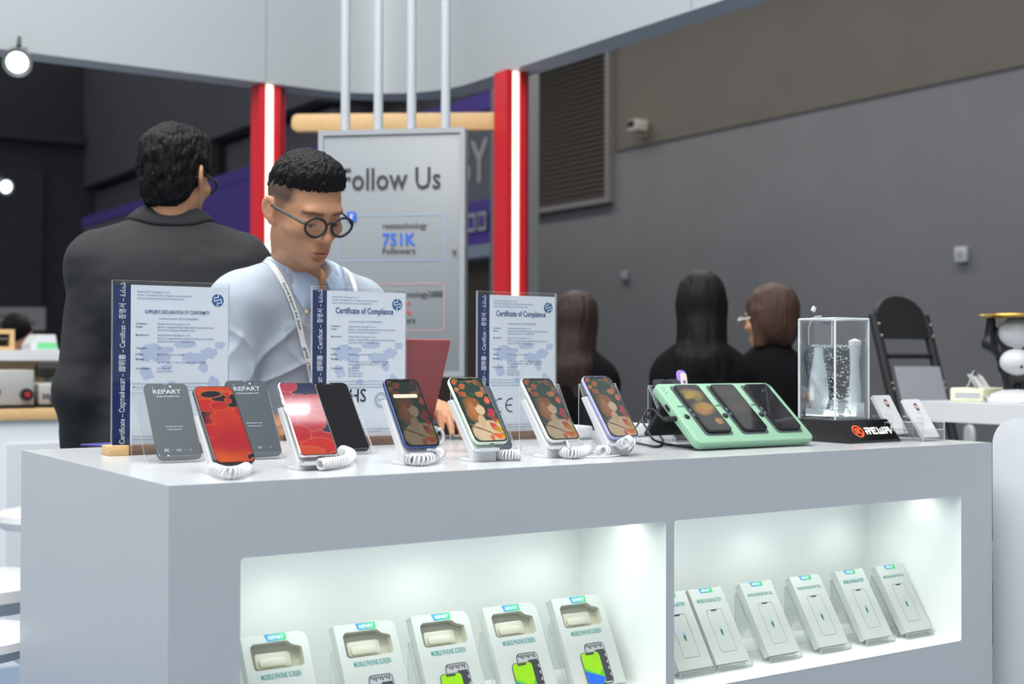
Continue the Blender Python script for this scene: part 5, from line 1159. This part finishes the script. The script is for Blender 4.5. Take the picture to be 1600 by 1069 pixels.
for a, b, f in (((0, 0, 0), (tw, k, th_), (1, 1, 0, 1, 0, 1)), ((0, tw-k, 0), (tw, tw, th_), (1, 1, 0, 1, 0, 1)), ((0, k, 0), (k, tw-k, th_), (1, 1, 1, 0, 1, 0)), ((tw-k, k, 0), (tw, tw-k, th_), (1, 1, 1, 0, 1, 0)), ((k, k, 0), (tw-k, tw-k, k), (0, 0, 0, 0, 0, 0))): m.box(a, b, list(f))
m.build('tank_wall', ['acr', 'acr_edge'], t, smooth=False)
m = MB()
for x, y in ((0, 0), (tw, 0), (0, tw), (tw, tw)): m.box((x-.0014, y-.0014, 0), (x+.0014, y+.0014, th_), 0)
for a, b in (((0, 0), (tw, 0)), ((tw, 0), (tw, tw)), ((tw, tw), (0, tw)), ((0, tw), (0, 0))): m.tube([(*a, th_), (*b, th_)], .0022, 6, 0)
m.build('bright_edge', mat('edge_highlight', (.72, .78, .80), .2), t, smooth=False)  # pale rods stand for light caught along the tank's edges
wlv = .168
m = MB(); ng = 14; surf = [[(k+.0006+(tw-2*k-.0012)*i/ng, k+.0006+(tw-2*k-.0012)*j/ng, wlv+.0022*math.sin(i*1.9+j*.7)*math.sin(j*1.3)) for i in range(ng+1)] for j in range(ng+1)]
V = [p for r_ in surf for p in r_]; F = [(j*(ng+1)+i, j*(ng+1)+i+1, (j+1)*(ng+1)+i+1, (j+1)*(ng+1)+i) for j in range(ng) for i in range(ng)]
n0 = len(V); edge = [(i, 0) for i in range(ng)]+[(ng, j) for j in range(ng)]+[(ng-i, ng) for i in range(ng)]+[(0, ng-j) for j in range(ng)]
V += [(V[j*(ng+1)+i][0], V[j*(ng+1)+i][1], k+.0006) for i, j in edge]; ne = len(edge)
F += [(edge[(q+1) % ne][1]*(ng+1)+edge[(q+1) % ne][0], edge[q][1]*(ng+1)+edge[q][0], n0+q, n0+(q+1) % ne) for q in range(ne)]; F.append(tuple(n0+ne-1-q for q in range(ne)))
m.add(V, F); m.build('water', 'water', t, angle=30)
rb = random.Random(4)
m = MB()
for cx_, cy_, n_ in ((.040, .040, 110), (.066, .022, 130), (.018, .060, 60), (.085, .070, 40)):
    for q in range(n_):
        f = rb.random()**1.5; z = .022+f*.142; s_ = .003+.009*f; m.ball((min(tw-.008, max(.008, cx_+rb.gauss(0, s_))), min(tw-.008, max(.008, cy_+rb.gauss(0, s_))), z), rb.uniform(.0008, .0023), 0, 6)
for q in range(120): m.ball((rb.uniform(.008, tw-.008), rb.uniform(.006, tw-.008), wlv-rb.random()**2*.004), rb.uniform(.0009, .0022), 0, 6)
for q in range(160): m.ball((rb.choice((.0055, rb.uniform(.006, .1))), rb.uniform(.0055, .1), rb.uniform(.03, .16)), rb.uniform(.0007, .0014), 0, 6)
tag(m.build('air_bubbles', mat('bubble_white', (.85, .9, .9), .2, emis=None), t), None, None, None, 'stuff')
m = MB()
for x, y in ((.040, .040), (.066, .022)): m.lathe([(.009, k+.001), (.0085, .014), (.006, .020), (.001, .021)], 16, 0, T3(x, y, 0))
m.build('air_stone', mat('pale_stone', s3(206, 208, 190), .7), t)
M['pale_prop'] = mat('pale_grey_plastic', s3(226, 232, 236), .4)
area('tank_fill_light', (tx+tw/2, ty+tw/2, tz+.0075), (PI, 0, 0), .09, .09, .22, (.95, 1, 1))  # added fill light, brightens the tank's contents and bubbles
m = MB(); m.slab(.030, .060, .016, .006, .002, 0, T3(.026, .074, .006)); m.lathe([(.016, .02), (.023, .045), (.022, .075), (.017, .11), (.011, .145), (.010, .165), (.012, .167), (.001, .168)], 24, 0, T3(.026, .074, 0)); m.build('refraction_bottle', 'pale_prop', t)  # pale bottle form imitates a refracted image in the water
m = MB(); m.slab(.026, .026, .030, .004, .002, 0, T3(.091, .019, .006)); m.lathe([(.014, .03), (.014, .06), (.011, .10), (.010, .13), (.013, .165), (.015, .178), (.001, .184)], 24, 0, T3(.088, .021, 0)); m.build('filter', 'pale_prop', t)  # pale tube form imitates the refracted image on the right
SCR = mat('dark_refraction', (.012, .012, .010), .3)
m = MB(); m.slab(.056, .122, .008, .008, .002, 0, T3(.070, .058, .042) @ RZ(math.radians(-46)) @ RX(PI/2-.02) @ T3(0, .061, 0)); m.build('refraction_slab', SCR, t)  # dark slab stands for the refracted black clothing behind the tank
m = MB(); m.tube(smooth_path([(.022, .10, wlv), (.022, .10, .21), (.022, .085, .232), (.020, .06, .2345)], 6), .0016, 8); m.build('air_hose', 'acr_edge', t)
q = at(1270, 484, Y=ty+.08); m = MB(); m.box((-.004, -.003, 0), (.004, .003, .011), 0, T3(q.x-tx, .08, q.z-tz-.004) @ RY(.55)); m.tube([(q.x-tx-.004, .08, q.z-tz-.003), (.0005, .08, th_)], .0011, 6, 1); m.build('hose_clip', ['pale_prop', 'black'], t, smooth=False)
# ------------------------------------------------------------------ business cards in clear holders
def cards(lab, lab2, X, Y, Z, yaw, n, tilt, w=.060, h=.104, face=True, logo=False):
    hd0 = thing('card_holder', lab2, 'card holder', (X, Y, TOP+.0005), (0, 0, yaw)); k = .0022; W0 = w+.016
    m = MB(); m.box((-.008, -.004, 0), (W0-.008, .050, k)); m.box((-.008, -.004, k), (W0-.008, -.004+k, .026)); m.box((-.008, -.004+k, k), (-.008+k, .048, .042)); m.box((W0-.008-k, -.004+k, k), (W0-.008, .048, .042)); m.box((-.008, .050, k), (W0-.008, .050+k, .055), 0)
    m.build('clear_pocket', 'acr', hd0, smooth=False)
    m = MB()
    for a, b in (((-.008, -.0045, .0255), (W0-.008, -.002, .027)), ((-.0085, -.004, .0415), (-.0055, .048, .043)), ((W0-.0105, -.004, .0415), (W0-.0075, .048, .043)), ((-.0085, -.0045, 0), (-.0065, -.0025, .043)), ((W0-.0095, -.0045, 0), (W0-.0075, -.0025, .043)), ((-.008, .0495, .054), (W0-.008, .0525, .056))): m.box(a, b)
    m.build('pocket_rim', 'acr_edge', hd0, smooth=False)
    c = thing('business_cards', lab, 'cards', Vector((X, Y, TOP)) + Matrix.Rotation(yaw, 3, 'Z') @ Vector((0, .002, Z-TOP)), (PI/2-tilt, 0, yaw))
    m = MB()
    for q in range(n): m.prism(rrect(w, h, .004, 4, w/2+rb.uniform(-.0004, .0004), h/2), -.0013*(q+1), -.0013*q-.0002)
    m.build('card_stack', 'white', c)
    m = MB()
    m.flat(rrect(.012, .019, .0055, 5, w*.60, h*.80), .0003, 2); m.flat(rrect(.0085, .012, .004, 5, w*.60, h*.79), .0005, 3); m.flat(rrect(.010, .006, .003, 4, w*.60, h*.725), .0006, 4)
    m.text('Manager', .0045, w*.60, h*.62, .0003, 0, align='CENTER'); 
    for q in range(5): m.text(('Tel: 0755-2890 1188', 'E-mail: sales@rewa', 'www.rewatech', 'Shenzhen, China', 'Guangdong')[q], .0034, w*.18, h*(.50-.055*q), .0003, 0)
    m.flat(circ(.003, 14, w*.30, h*.12), .0003, 1); m.text('REWA', .006, w*.38, h*.10, .0003, 1)
    m.build('card_print', ['grey_ink', mat('salmon_print', s3(226, 170, 150), .5), mat('dark_hair_print', s3(70, 48, 44), .5), mat('face_print', s3(214, 176, 160), .5), 'char'], c, smooth=False)
q1 = at(1397, 676, Y=.150); cards('stack of white business cards with a portrait, beside the black base', 'clear card holder nearest the black base', q1.x-.006, .150, TOP+.016, 0, 6, math.radians(33))
q2 = at(1446, 684, Y=.105); cards('stack of white business cards with a portrait, nearest the counter end', 'clear card holder nearest the right end of the counter', q2.x-.006, .105, TOP+.009, 0, 5, math.radians(35))
t = thing('cream_box', 'small cream box on the counter behind the card holders', 'box', at(1364, 664, Y=.34)+Vector((0, 0, 0)), (0, 0, 0)); t.location.z = TOP
m = MB(); m.box((0, 0, 0), (.05, .06, .018), bev=.003); m.build('carton', mat('cream_card', s3(222, 222, 208), .5), t)
m = MB(); m.box((-.0008, -.0008, .018), (.0508, .0608, .026), bev=.002); m.build('box_lid', mat('cream_lid', s3(228, 228, 216), .5), t)
# ------------------------------------------------------------------ red laptop and mug behind the certificates
pt = at(705, 533, Y=.70); pb = Vector((pt.x, .79, TOP+.016)); lw_, ll = .262, (pt-pb).length; lt = math.atan2(pb.y-pt.y, pt.z-pb.z)
t = thing('laptop', 'open laptop with a dull red lid bearing a pale scalloped badge', 'laptop', (pb.x-lw_, pb.y, TOP))
LT = T3(0, 0, .018) @ RX(PI/2+lt)
m = MB(); m.slab(lw_, ll, .006, .006, .0015, 0, LT @ T3(lw_/2, ll/2, -.006)); m.build('lid', mat('dull_red_cover', s3(150, 78, 82), .55), t)
m = MB(); bx_, by_ = lw_-.062, ll*.20
cir = [(bx_+.021*math.cos(2*PI*i/9), by_+.021*math.sin(2*PI*i/9)) for i in range(9)]
sc_ = []
for i in range(9*8): a = 2*PI*i/72; rr_ = .026+.005*abs(math.cos(4.5*a)); sc_.append((bx_+rr_*math.cos(a), by_+rr_*math.sin(a)))
m.prism(sc_, -.0002, .0008, 0, LT); m.build('scalloped_badge', mat('pale_badge', s3(204, 200, 184), .5), t, smooth=False)
m = MB(); m.slab(lw_, .14, .014, .010, .003, 0, T3(lw_/2, .0775, .0004)); m.build('laptop_base', mat('dark_laptop', s3(58, 62, 68), .4, metal=.4), t)
m = MB(); m.box((.015, .03, .0139), (lw_-.015, .10, .0155)); m.build('keyboard', 'black', t, smooth=False)
m = MB(); m.box((.006, .010, .001), (lw_-.006, .011, .0145)); m.tube([(.03, .004, .014), (lw_-.03, .004, .014)], .006, 10); m.build('laptop_hinge', 'black', t)
mp_ = at(664, 684, Z=TOP); mp_ = Vector((at(662, 684, Y=.42).x, .42, TOP))
t = thing('mug', 'white mug mostly hidden behind the navy framed phone', 'mug', mp_)
m = MB(); m.lathe([(.001, 0), (.022, 0), (.026, .004), (.028, .05), (.0265, .05), (.0245, .006), (.001, .005)], 28); m.build('mug_body', 'white', t)
m = MB(); m.tube(smooth_path([(.026, 0, .042), (.040, 0, .042), (.046, 0, .028), (.040, 0, .014), (.026, 0, .012)], 6), .0035, 8); m.build('mug_handle', 'white', t)
# ================================================================== furniture round the counter
# workbench at the left with repair machines
w0 = at(0, 640, d=5.2); wz = w0.z; wy = w0.y; x0 = -3.2; x1 = at(112, 640, Y=wy).x+.75
t = thing('workbench', 'white workbench with a pale wooden top edge at the far left', 'workbench', (x0, wy, 0))
m = MB(); m.box((0, .02, 0), (x1-x0, .75, wz-.045)); m.build('bench_body', 'white_soft', t, smooth=False)
m = MB(); m.box((0, 0, wz-.045), (x1-x0, .78, wz), bev=.004); m.build('wooden_top', 'wood', t)
m = MB(); gx = at(12, 700, Y=wy).x-x0
for k in range(-2, 2):
    a, b = gx+k*.95, gx+k*.95+.90
    if a > 0 and b < x1-x0:
        m.box((a, .012, .1), (b, .021, wz-.14))
m.build('front_panel', 'white', t, smooth=False)
sz_ = at(0, 547, Y=wy+.45).z; 
m = MB(); m.box((0, .40, sz_-.045), (x1-x0, .78, sz_)); m.box((0, .72, wz), (x1-x0, .76, sz_-.045))
for xx in (.05, 1.2, 2.4): m.box((xx, .42, wz), (xx+.02, .72, sz_-.045))
m.build('upper_shelf', 'white', t, smooth=False)
def mach(lab, pxl, pxr, pyt, Y, knob, name='repair_machine'):
    a = at(pxl, pyt, Y=Y); b = at(pxr, pyt, Y=Y); h = a.z-wz; w = b.x-a.x
    t = thing(name, lab, 'machine', (a.x, Y, wz+.001)); m = MB(); m.box((0, 0, .012), (w, .28, h), bev=.008); m.build('machine_case', mat('machine_grey', s3(172, 172, 170), .4, metal=.2), t)
    m = MB(); m.lathe([(.026, 0), (.024, .022), (.001, .022)], 18, 0, T3(w*knob, 0, h*.36) @ RX(PI/2)); m.build('dial', 'black', t)
    m = MB(); m.lathe([(.012, .022), (.010, .03), (.001, .03)], 14, 0, T3(w*knob, 0, h*.36) @ RX(PI/2)); m.build('dial_cap', mat('red_cap', s3(160, 40, 36), .4), t)
    m = MB(); m.box((-.006, -.006, 0), (w+.006, .286, .012)); m.build('machine_foot', 'black', t, smooth=False)
    m = MB()
    for q in range(3): m.box((w*(.15+.12*q), -.002, h*.36), (w*(.15+.12*q)+.01, .0, h*.36+.02))
    m.build('switch', 'char', t, smooth=False); return t
mach('grey box shaped repair machine at the left end of the workbench', -40, 54, 579, wy+.06, .86)
mach('smaller grey repair machine with a red dial cap, beside the left machine', 60, 106, 600, wy+.10, .60)
p = at(84, 586, Y=wy+.32)
t = thing('microscope', 'small black and teal microscope head on an arm above the repair machines', 'microscope', (p.x, wy+.40, wz+.001))
m = MB(); m.lathe([(.05, 0), (.05, .012), (.012, .015), (.012, .34), (.001, .34)], 16, 0, T3(.10, .06, 0)); m.build('stand_pole', 'steel', t)
hz_ = p.z-wz
m = MB(); m.tube([(-.06, -.03, hz_+.02), (.06, -.03, hz_+.02)], .032, 14); m.build('eyepiece', 'black', t)
m = MB(); m.tube([(-.01, -.02, hz_-.01), (.10, .06, hz_-.01)], .022, 12); m.build('arm', mat('teal_grey', s3(90, 130, 132), .4), t)
p = at(48, 550, Y=wy+.5); q = at(91, 523, Y=wy+.5); w = q.x-p.x; h = q.z-sz_
t = thing('product_carton', 'white and green carton with a sloped side on the upper shelf of the workbench', 'box', (p.x, wy+.5, sz_))
m = MB(); m.prism([(0, 0), (w, 0), (w-.012, h), (.03, h), (0, h*.4)], 0, .16, 0, RX(PI/2) @ T3(0, 0, -.16)); m.build('carton', 'white', t, smooth=False)
m = MB(); m.flat([(.028, .006), (w-.006, .006), (w-.006, h*.48), (.028, h*.48)], .001, 0, RX(PI/2)); m.build('green_label', mat('green_label', s3(110, 205, 140), .5), t, smooth=False)
p = at(-18, 548, Y=wy+.5); q = at(23, 515, Y=wy+.5); w = q.x-p.x; h = q.z-sz_
t = thing('wooden_frame', 'small pale wooden frame with dark shelves at the left end of the upper shelf', 'rack', (p.x, wy+.5, sz_))
m = MB()
for a, b in (((0, 0, 0), (.02, .08, h)), ((w-.02, 0, 0), (w, .08, h)), ((.02, 0, h-.02), (w-.02, .08, h)), ((.02, 0, 0), (w-.02, .08, .015))): m.box(a, b)
m.build('frame', 'wood', t, smooth=False); m = MB(); m.box((.02, .06, .015), (w-.02, .075, h-.02)); m.box((.02, .01, h*.5), (w-.02, .06, h*.5+.01)); m.build('dark_insert', mat('frame_insert', s3(90, 86, 84), .6), t, smooth=False)
p = at(26, 497, d=8.0)
back = None
t = thing('person', 'person in blue, far off behind the workbench, small and blurred', 'person', (p.x, p.y, 0), (0, 0, 2.6))
hz3 = p.z-.11
v, f = nets(lambda P: smin(smin(ell(P, (0, 0, hz3), (.078, .095, .115)), cap(P, (0, .01, hz3-.22), (0, 0, hz3), .052), .03), smin(smin(ell(P, (0, 0, 1.15), (.15, .10, .28)), ell(P, (0, 0, .92), (.15, .11, .14)), .08), smin(chain(P, [(-.085, 0, .9), (-.09, 0, .5), (-.1, 0, .03)], (.08, .055, .04)), chain(P, [(.085, 0, .9), (.09, 0, .5), (.1, 0, .03)], (.08, .055, .04)), .02), .05), .05), (-.25, -.2, -.02), (.25, .2, hz3+.14), .014)
sdf_obj('body', [(v, f, np.repeat(SKIN[None], len(v), 0))], 'skin', t)
v, f = nets(lambda P: smax(smax(smin(smin(ell(P, (0, 0, 1.15), (.17, .12, .32)), cap(P, (-.16, 0, hz3-.26), (.16, 0, hz3-.26), .07), .05), smin(chain(P, [(-.19, 0, hz3-.28), (-.23, .02, hz3-.55), (-.2, -.08, hz3-.75)], (.06, .05, .04)), chain(P, [(.19, 0, hz3-.28), (.23, .02, hz3-.55), (.2, -.08, hz3-.75)], (.06, .05, .04)), .02), .04), f32(.8)-P[2], .02), P[2]-f32(hz3-.16), .02), (-.34, -.22, .75), (.34, .22, hz3), .014); sdf_obj('blue_shirt', [(v, f)], mat('blue_cotton', s3(26, 96, 190), .8), t)
v, f = nets(lambda P: smax(ell(P, (0, .01, hz3+.03), (.09, .108, .115)), -ell(P, (0, -.10, hz3-.04), (.07, .07, .1)), .02), (-.12, -.14, hz3-.12), (.12, .14, hz3+.18), .010); sdf_obj('hair', [(v, f)], 'hair_black', t)
p = at(-30, 480, d=11.5); q = at(45, 516, d=11.5)
t = thing('wall_poster', 'pale grey poster on the dark wall far behind the workbench', 'poster', (p.x, p.y, q.z), (0, 0, -.5))
m = MB(); m.box((0, 0, 0), (.55, .02, p.z-q.z)); m.build('poster_board', mat('poster_grey', s3(112, 112, 114), .7), t, smooth=False)
m = MB(); m.box((.08, -.002, .05), (.47, 0, .08)); m.box((.08, -.002, .11), (.40, 0, .14)); m.build('poster_print', mat('poster_ink', s3(80, 80, 84), .7), t, smooth=False)
m = MB(); m.box((.26, .02, -q.z), (.29, .05, p.z-q.z)); m.build('poster_post', 'hall_mid', t, smooth=False)
# white stools
def stool(lab, px, py, d, r, th):
    p = at(px, py, d=d); t = thing('bar_stool', lab, 'stool', (p.x, p.y, 0), (0, 0, 0), 'white stools')
    z = p.z; m = MB(); m.lathe([(.001, z-th), (r*.9, z-th), (r, z-th*.5), (r*.98, z-.006), (r*.93, z), (r*.5, z-.004), (.001, z-.006)], 40); m.build('seat', 'white', t)
    m = MB(); m.lathe([(.028, .012), (.028, z-th)], 18); m.build('pole', 'steel', t)
    m = MB(); m.lathe([(.001, 0), (r*.8, 0), (r*.8, .008), (.03, .022), (.001, .022)], 32); m.build('foot_plate', 'white', t)
    m = MB(); m.tube([(.12*math.cos(a), .12*math.sin(a), z*.38) for a in [2*PI*i/24 for i in range(24)]], .009, 8, closed=True); m.tube([(0, 0, z*.38), (.12, 0, z*.38)], .008, 8); m.build('foot_ring', 'steel', t)
stool('white round stool peeping out from behind the left end of the counter', 88, 797, 4.2, .185, .05)
stool('white stool with a thick seat, cut by the left edge, higher of two', -52, 906, 3.75, .25, .075)
stool('low white stool cut by the left edge, nearest the floor', -62, 990, 3.2, .19, .05)
# white counter running along the right, with its things
a0 = at(1422, 627, d=4.3); RZt = a0.z; RXs = a0.x
t = thing('side_counter', 'white counter with a thick rounded top running along the right edge', 'counter', (RXs, 0, 0))
m = MB(); ya, yb = .35, a0.y+.02; rr_ = .06
pts = [(.0, ya), (.75, ya), (.75, yb)]+[(rr_-rr_*math.sin(a), yb-rr_+rr_*math.cos(a)) for a in [PI/2*i/8 for i in range(9)]]
m.prism(pts, RZt-.062, RZt); m.build('counter_top', 'white', t)
m = MB(); m.box((.50, ya+.02, 0), (.72, ya+.16, RZt-.062)); m.build('counter_plinth', mat('plinth_grey', s3(150, 155, 162), .6), t, smooth=False)
def on_side(px, py): return at(px, py, Z=RZt)
def at_s(px, dx=.12): 
    p = at(px, 628, X=RXs+dx); return Vector((p.x, p.y, RZt))
p = at_s(1492, .10)
t = thing('cream_carton', 'pale yellow carton under a paper tent card on the side counter', 'box', p, (0, 0, .1)); m = MB(); m.box((0, -.10, 0), (.16, .02, .045), bev=.008); m.build('carton', mat('pale_yellow_card', s3(224, 226, 196), .5), t)
m = MB(); m.box((-.0006, -.09, .012), (0, .0, .030)); m.build('side_label', mat('label_grey', s3(170, 176, 180), .5), t, smooth=False)
t = thing('tent_card', 'small white card standing on the pale yellow carton', 'card', p+Vector((.06, -.03, .0455)), (0, 0, .7)); m = MB(); m.add([(-.034, .02, 0), (.034, .02, 0), (.038, 0, .055), (-.038, 0, .055), (-.034, -.03, 0), (.034, -.03, 0), (-.034, .022, 0), (.034, .022, 0), (.038, .002, .056), (-.038, .002, .056), (-.034, -.032, 0), (.034, -.032, 0)], [(0, 1, 2, 3), (3, 2, 5, 4), (7, 6, 9, 8), (8, 9, 10, 11)]); m.build('folded_paper', 'white', t, smooth=False)
p = at_s(1512, .10)
t = thing('leaflet_holder', 'clear leaflet holder between the yellow carton and the tray figurine', 'holder', p, (0, 0, .2))
m = MB(); m.box((0, -.10, 0), (.09, -.098, .03), 0); m.box((0, -.10, 0), (.09, .0, .002), 0); m.add([(0, -.06, .002), (.09, -.06, .002), (.09, .0, .09), (0, .0, .09), (0, -.057, .002), (.09, -.057, .002), (.09, .003, .09), (0, .003, .09)], [(0, 1, 2, 3), (7, 6, 5, 4), (3, 2, 6, 7), (0, 3, 7, 4), (1, 5, 6, 2)]); m.build('clear_pocket', 'acr_edge', t, smooth=False)
m = MB(); m.add([(.006, -.064, .006), (.084, -.064, .006), (.084, -.010, .084), (.006, -.010, .084)], [(0, 1, 2, 3)]); m.build('leaflet', 'card', t, smooth=False)
p = at_s(1590, .13)
t = thing('tray_figurine', 'black and white figurine holding a round gold tray on the side counter', 'figurine', p, (0, 0, math.radians(-55)))
m = MB(); m.lathe([(.001, 0), (.088, 0), (.09, .008), (.078, .030), (.045, .042), (.001, .045)], 36); m.build('white_foot', 'white', t)
v, f = nets(lambda P: smin(smin(smin(ell(P, (0, .01, .125), (.058, .05, .055)), ell(P, (0, .01, .215), (.06, .052, .058)), .03), smin(cap(P, (-.022, 0, .04), (-.03, .0, .10), .020, .024), cap(P, (.022, 0, .04), (.03, .0, .10), .020, .024), .01), .02), smin(chain(P, [(-.045, .01, .150), (-.085, -.0, .185), (-.078, -.0, .262)], (.020, .017, .014)), chain(P, [(.045, .01, .150), (.085, .0, .185), (.078, .0, .262)], (.020, .017, .014)), .01), .02), (-.13, -.09, .02), (.13, .09, .30), .005); sdf_obj('figure_body', [(v, f)], 'black', t)
v, f = nets(lambda P: smin(ell(P, (0, -.018, .130), (.053, .044, .043)), ell(P, (0, -.018, .222), (.057, .048, .050)), .001), (-.08, -.08, .07), (.08, .05, .29), .005); sdf_obj('white_front', [(v, f)], 'white', t)
m = MB(); m.ball((.012, -.060, .115), .005, 0, 10); m.build('navel_dot', 'black', t)
m = MB(); m.lathe([(.001, .268), (.105, .268), (.118, .276), (.116, .279), (.104, .272), (.001, .271)], 40); m.build('gold_tray', mat('gold', s3(196, 158, 70), .3, metal=.9), t)
# big white rounded unit at the right edge
p = at(1551, 800, Y=.06)
t = thing('rounded_unit', 'tall white unit with a rounded top corner at the right edge', 'cabinet', (p.x, .06, 0))
tz_ = at(1600, 655, X=p.x).z; R_ = .062
ny = 2.0; pts = [(-ny, 0), (0, 0)]+[(-R_+R_*math.cos(a), tz_-R_+R_*math.sin(a)) for a in [PI/2*i/12 for i in range(13)]]+[(-ny, tz_)]  # unseen near part lengthened to shade the counter's right end
m = MB(); m.prism(pts, 0, .55, 0, Matrix(((0, 0, 1, 0), (1, 0, 0, 0), (0, 1, 0, 0), (0, 0, 0, 1)))); m.build('unit_body', mat('unit_white', (.62, .655, .685), .25), t, angle=30)
m = MB(); m.box((-.0008, -.42, .1), (0, -.418, tz_-.2)); m.build('door_gap', 'grey_panel', t, smooth=False)
# white chair back far under the side counter
p = at(1511, 678, d=5.6)
t = thing('white_chair', 'white chair back blurred under the side counter', 'chair', (p.x, p.y, 0), (0, 0, 1.0))
m = MB(); m.slab(.10, .34, .02, .045, .006, 0, T3(0, 0, p.z-.29) @ RX(PI/2) @ T3(0, .16, 0)); m.build('backrest', 'white', t)
m = MB(); m.slab(.40, .38, .03, .08, .008, 0, T3(0, -.2, .45)); m.build('seat', 'white', t)
for x_, y_ in ((-.16, -.36), (.16, -.36), (-.16, -.04), (.16, -.04)): m = MB(); m.tube([(x_, y_, .46), (x_*1.15, y_, 0)], .012, 8); m.build('leg', 'steel', t)
m = MB(); m.box((-.03, -.03, .46), (.03, -.008, p.z-.2)); m.build('back_stay', 'white', t, smooth=False)
# black folding chair with a paper sheet
c0 = at(1366, 500, d=5.0); c1 = at(1446, 498, Y=c0.y)
cw = c1.x-c0.x; tl_ = math.radians(16)
zb = c0.z
t = thing('folding_chair', 'black folding chair with an arched back and a white sheet below', 'chair', (c0.x, c0.y-.0, 0))
def CT(z): return (z-zb)*math.tan(tl_)
M['chair_black'] = mat('black_chair_metal', (.010, .012, .013), .6)
for x_ in (0, cw):
    m = MB(); m.tube([(x_, CT(.0), .0), (x_, CT(zb+.02), zb+.02)], .019, 10); m.build('rail', 'chair_black', t)
arc = [(cw*.04, -.072), (cw*.96, -.072)]+[(cw/2+cw*.46*math.cos(a), .008+.088*math.sin(a)) for a in [PI*i/20 for i in range(21)]]
m = MB(); m.prism(arc, -.012, .012, 0, T3(0, CT(zb), zb) @ RX(PI/2-tl_)); m.build('backrest', 'chair_black', t)
m = MB(); m.tube([(0, CT(zb-.138), zb-.138), (cw, CT(zb-.138), zb-.138)], .010, 8); m.build('cross_bar', 'chair_black', t)
m = MB(); m.box((.01, CT(.72)-.30, .70), (cw-.01, CT(.72), .73), bev=.01); m.build('seat', 'chair_black', t)
for x_ in (.02, cw-.02): m = MB(); m.tube([(x_, CT(zb-.5)-.0, zb-.5), (x_, CT(0)-.42+.15, 0)], .014, 8); m.build('leg', 'chair_black', t)
m = MB()
for x_ in (0, cw):
    for z_ in (-.015, -.06, -.24, -.262): m.ball((x_, CT(zb+z_)-.020, zb+z_), .006, 0, 8)
m.build('rivet', mat('dull_rivet', s3(150, 140, 132), .4, metal=.5), t)
sh_ = thing('paper_sheet', 'white printed sheet hanging on the black folding chair', 'paper', (c0.x+cw*.07, c0.y+CT(zb-.37)-.026, zb-.37), (PI/2-tl_, 0, 0))
m = MB(); m.box((0, 0, 0), (cw*.88, .20, .0015)); m.build('sheet', mat('dull_paper', s3(168, 172, 180), .6), sh_, smooth=False)
m = MB(); m.text('REWA', .028, cw*.45, .035, .002, 0, bold=.01); m.flat(circ(.014, 18, cw*.80, .045), .002, 1); m.build('sheet_print', [mat('faint_grey_ink', s3(140, 142, 148), .6), mat('faint_red_ink', s3(190, 110, 112), .6)], sh_, smooth=False)
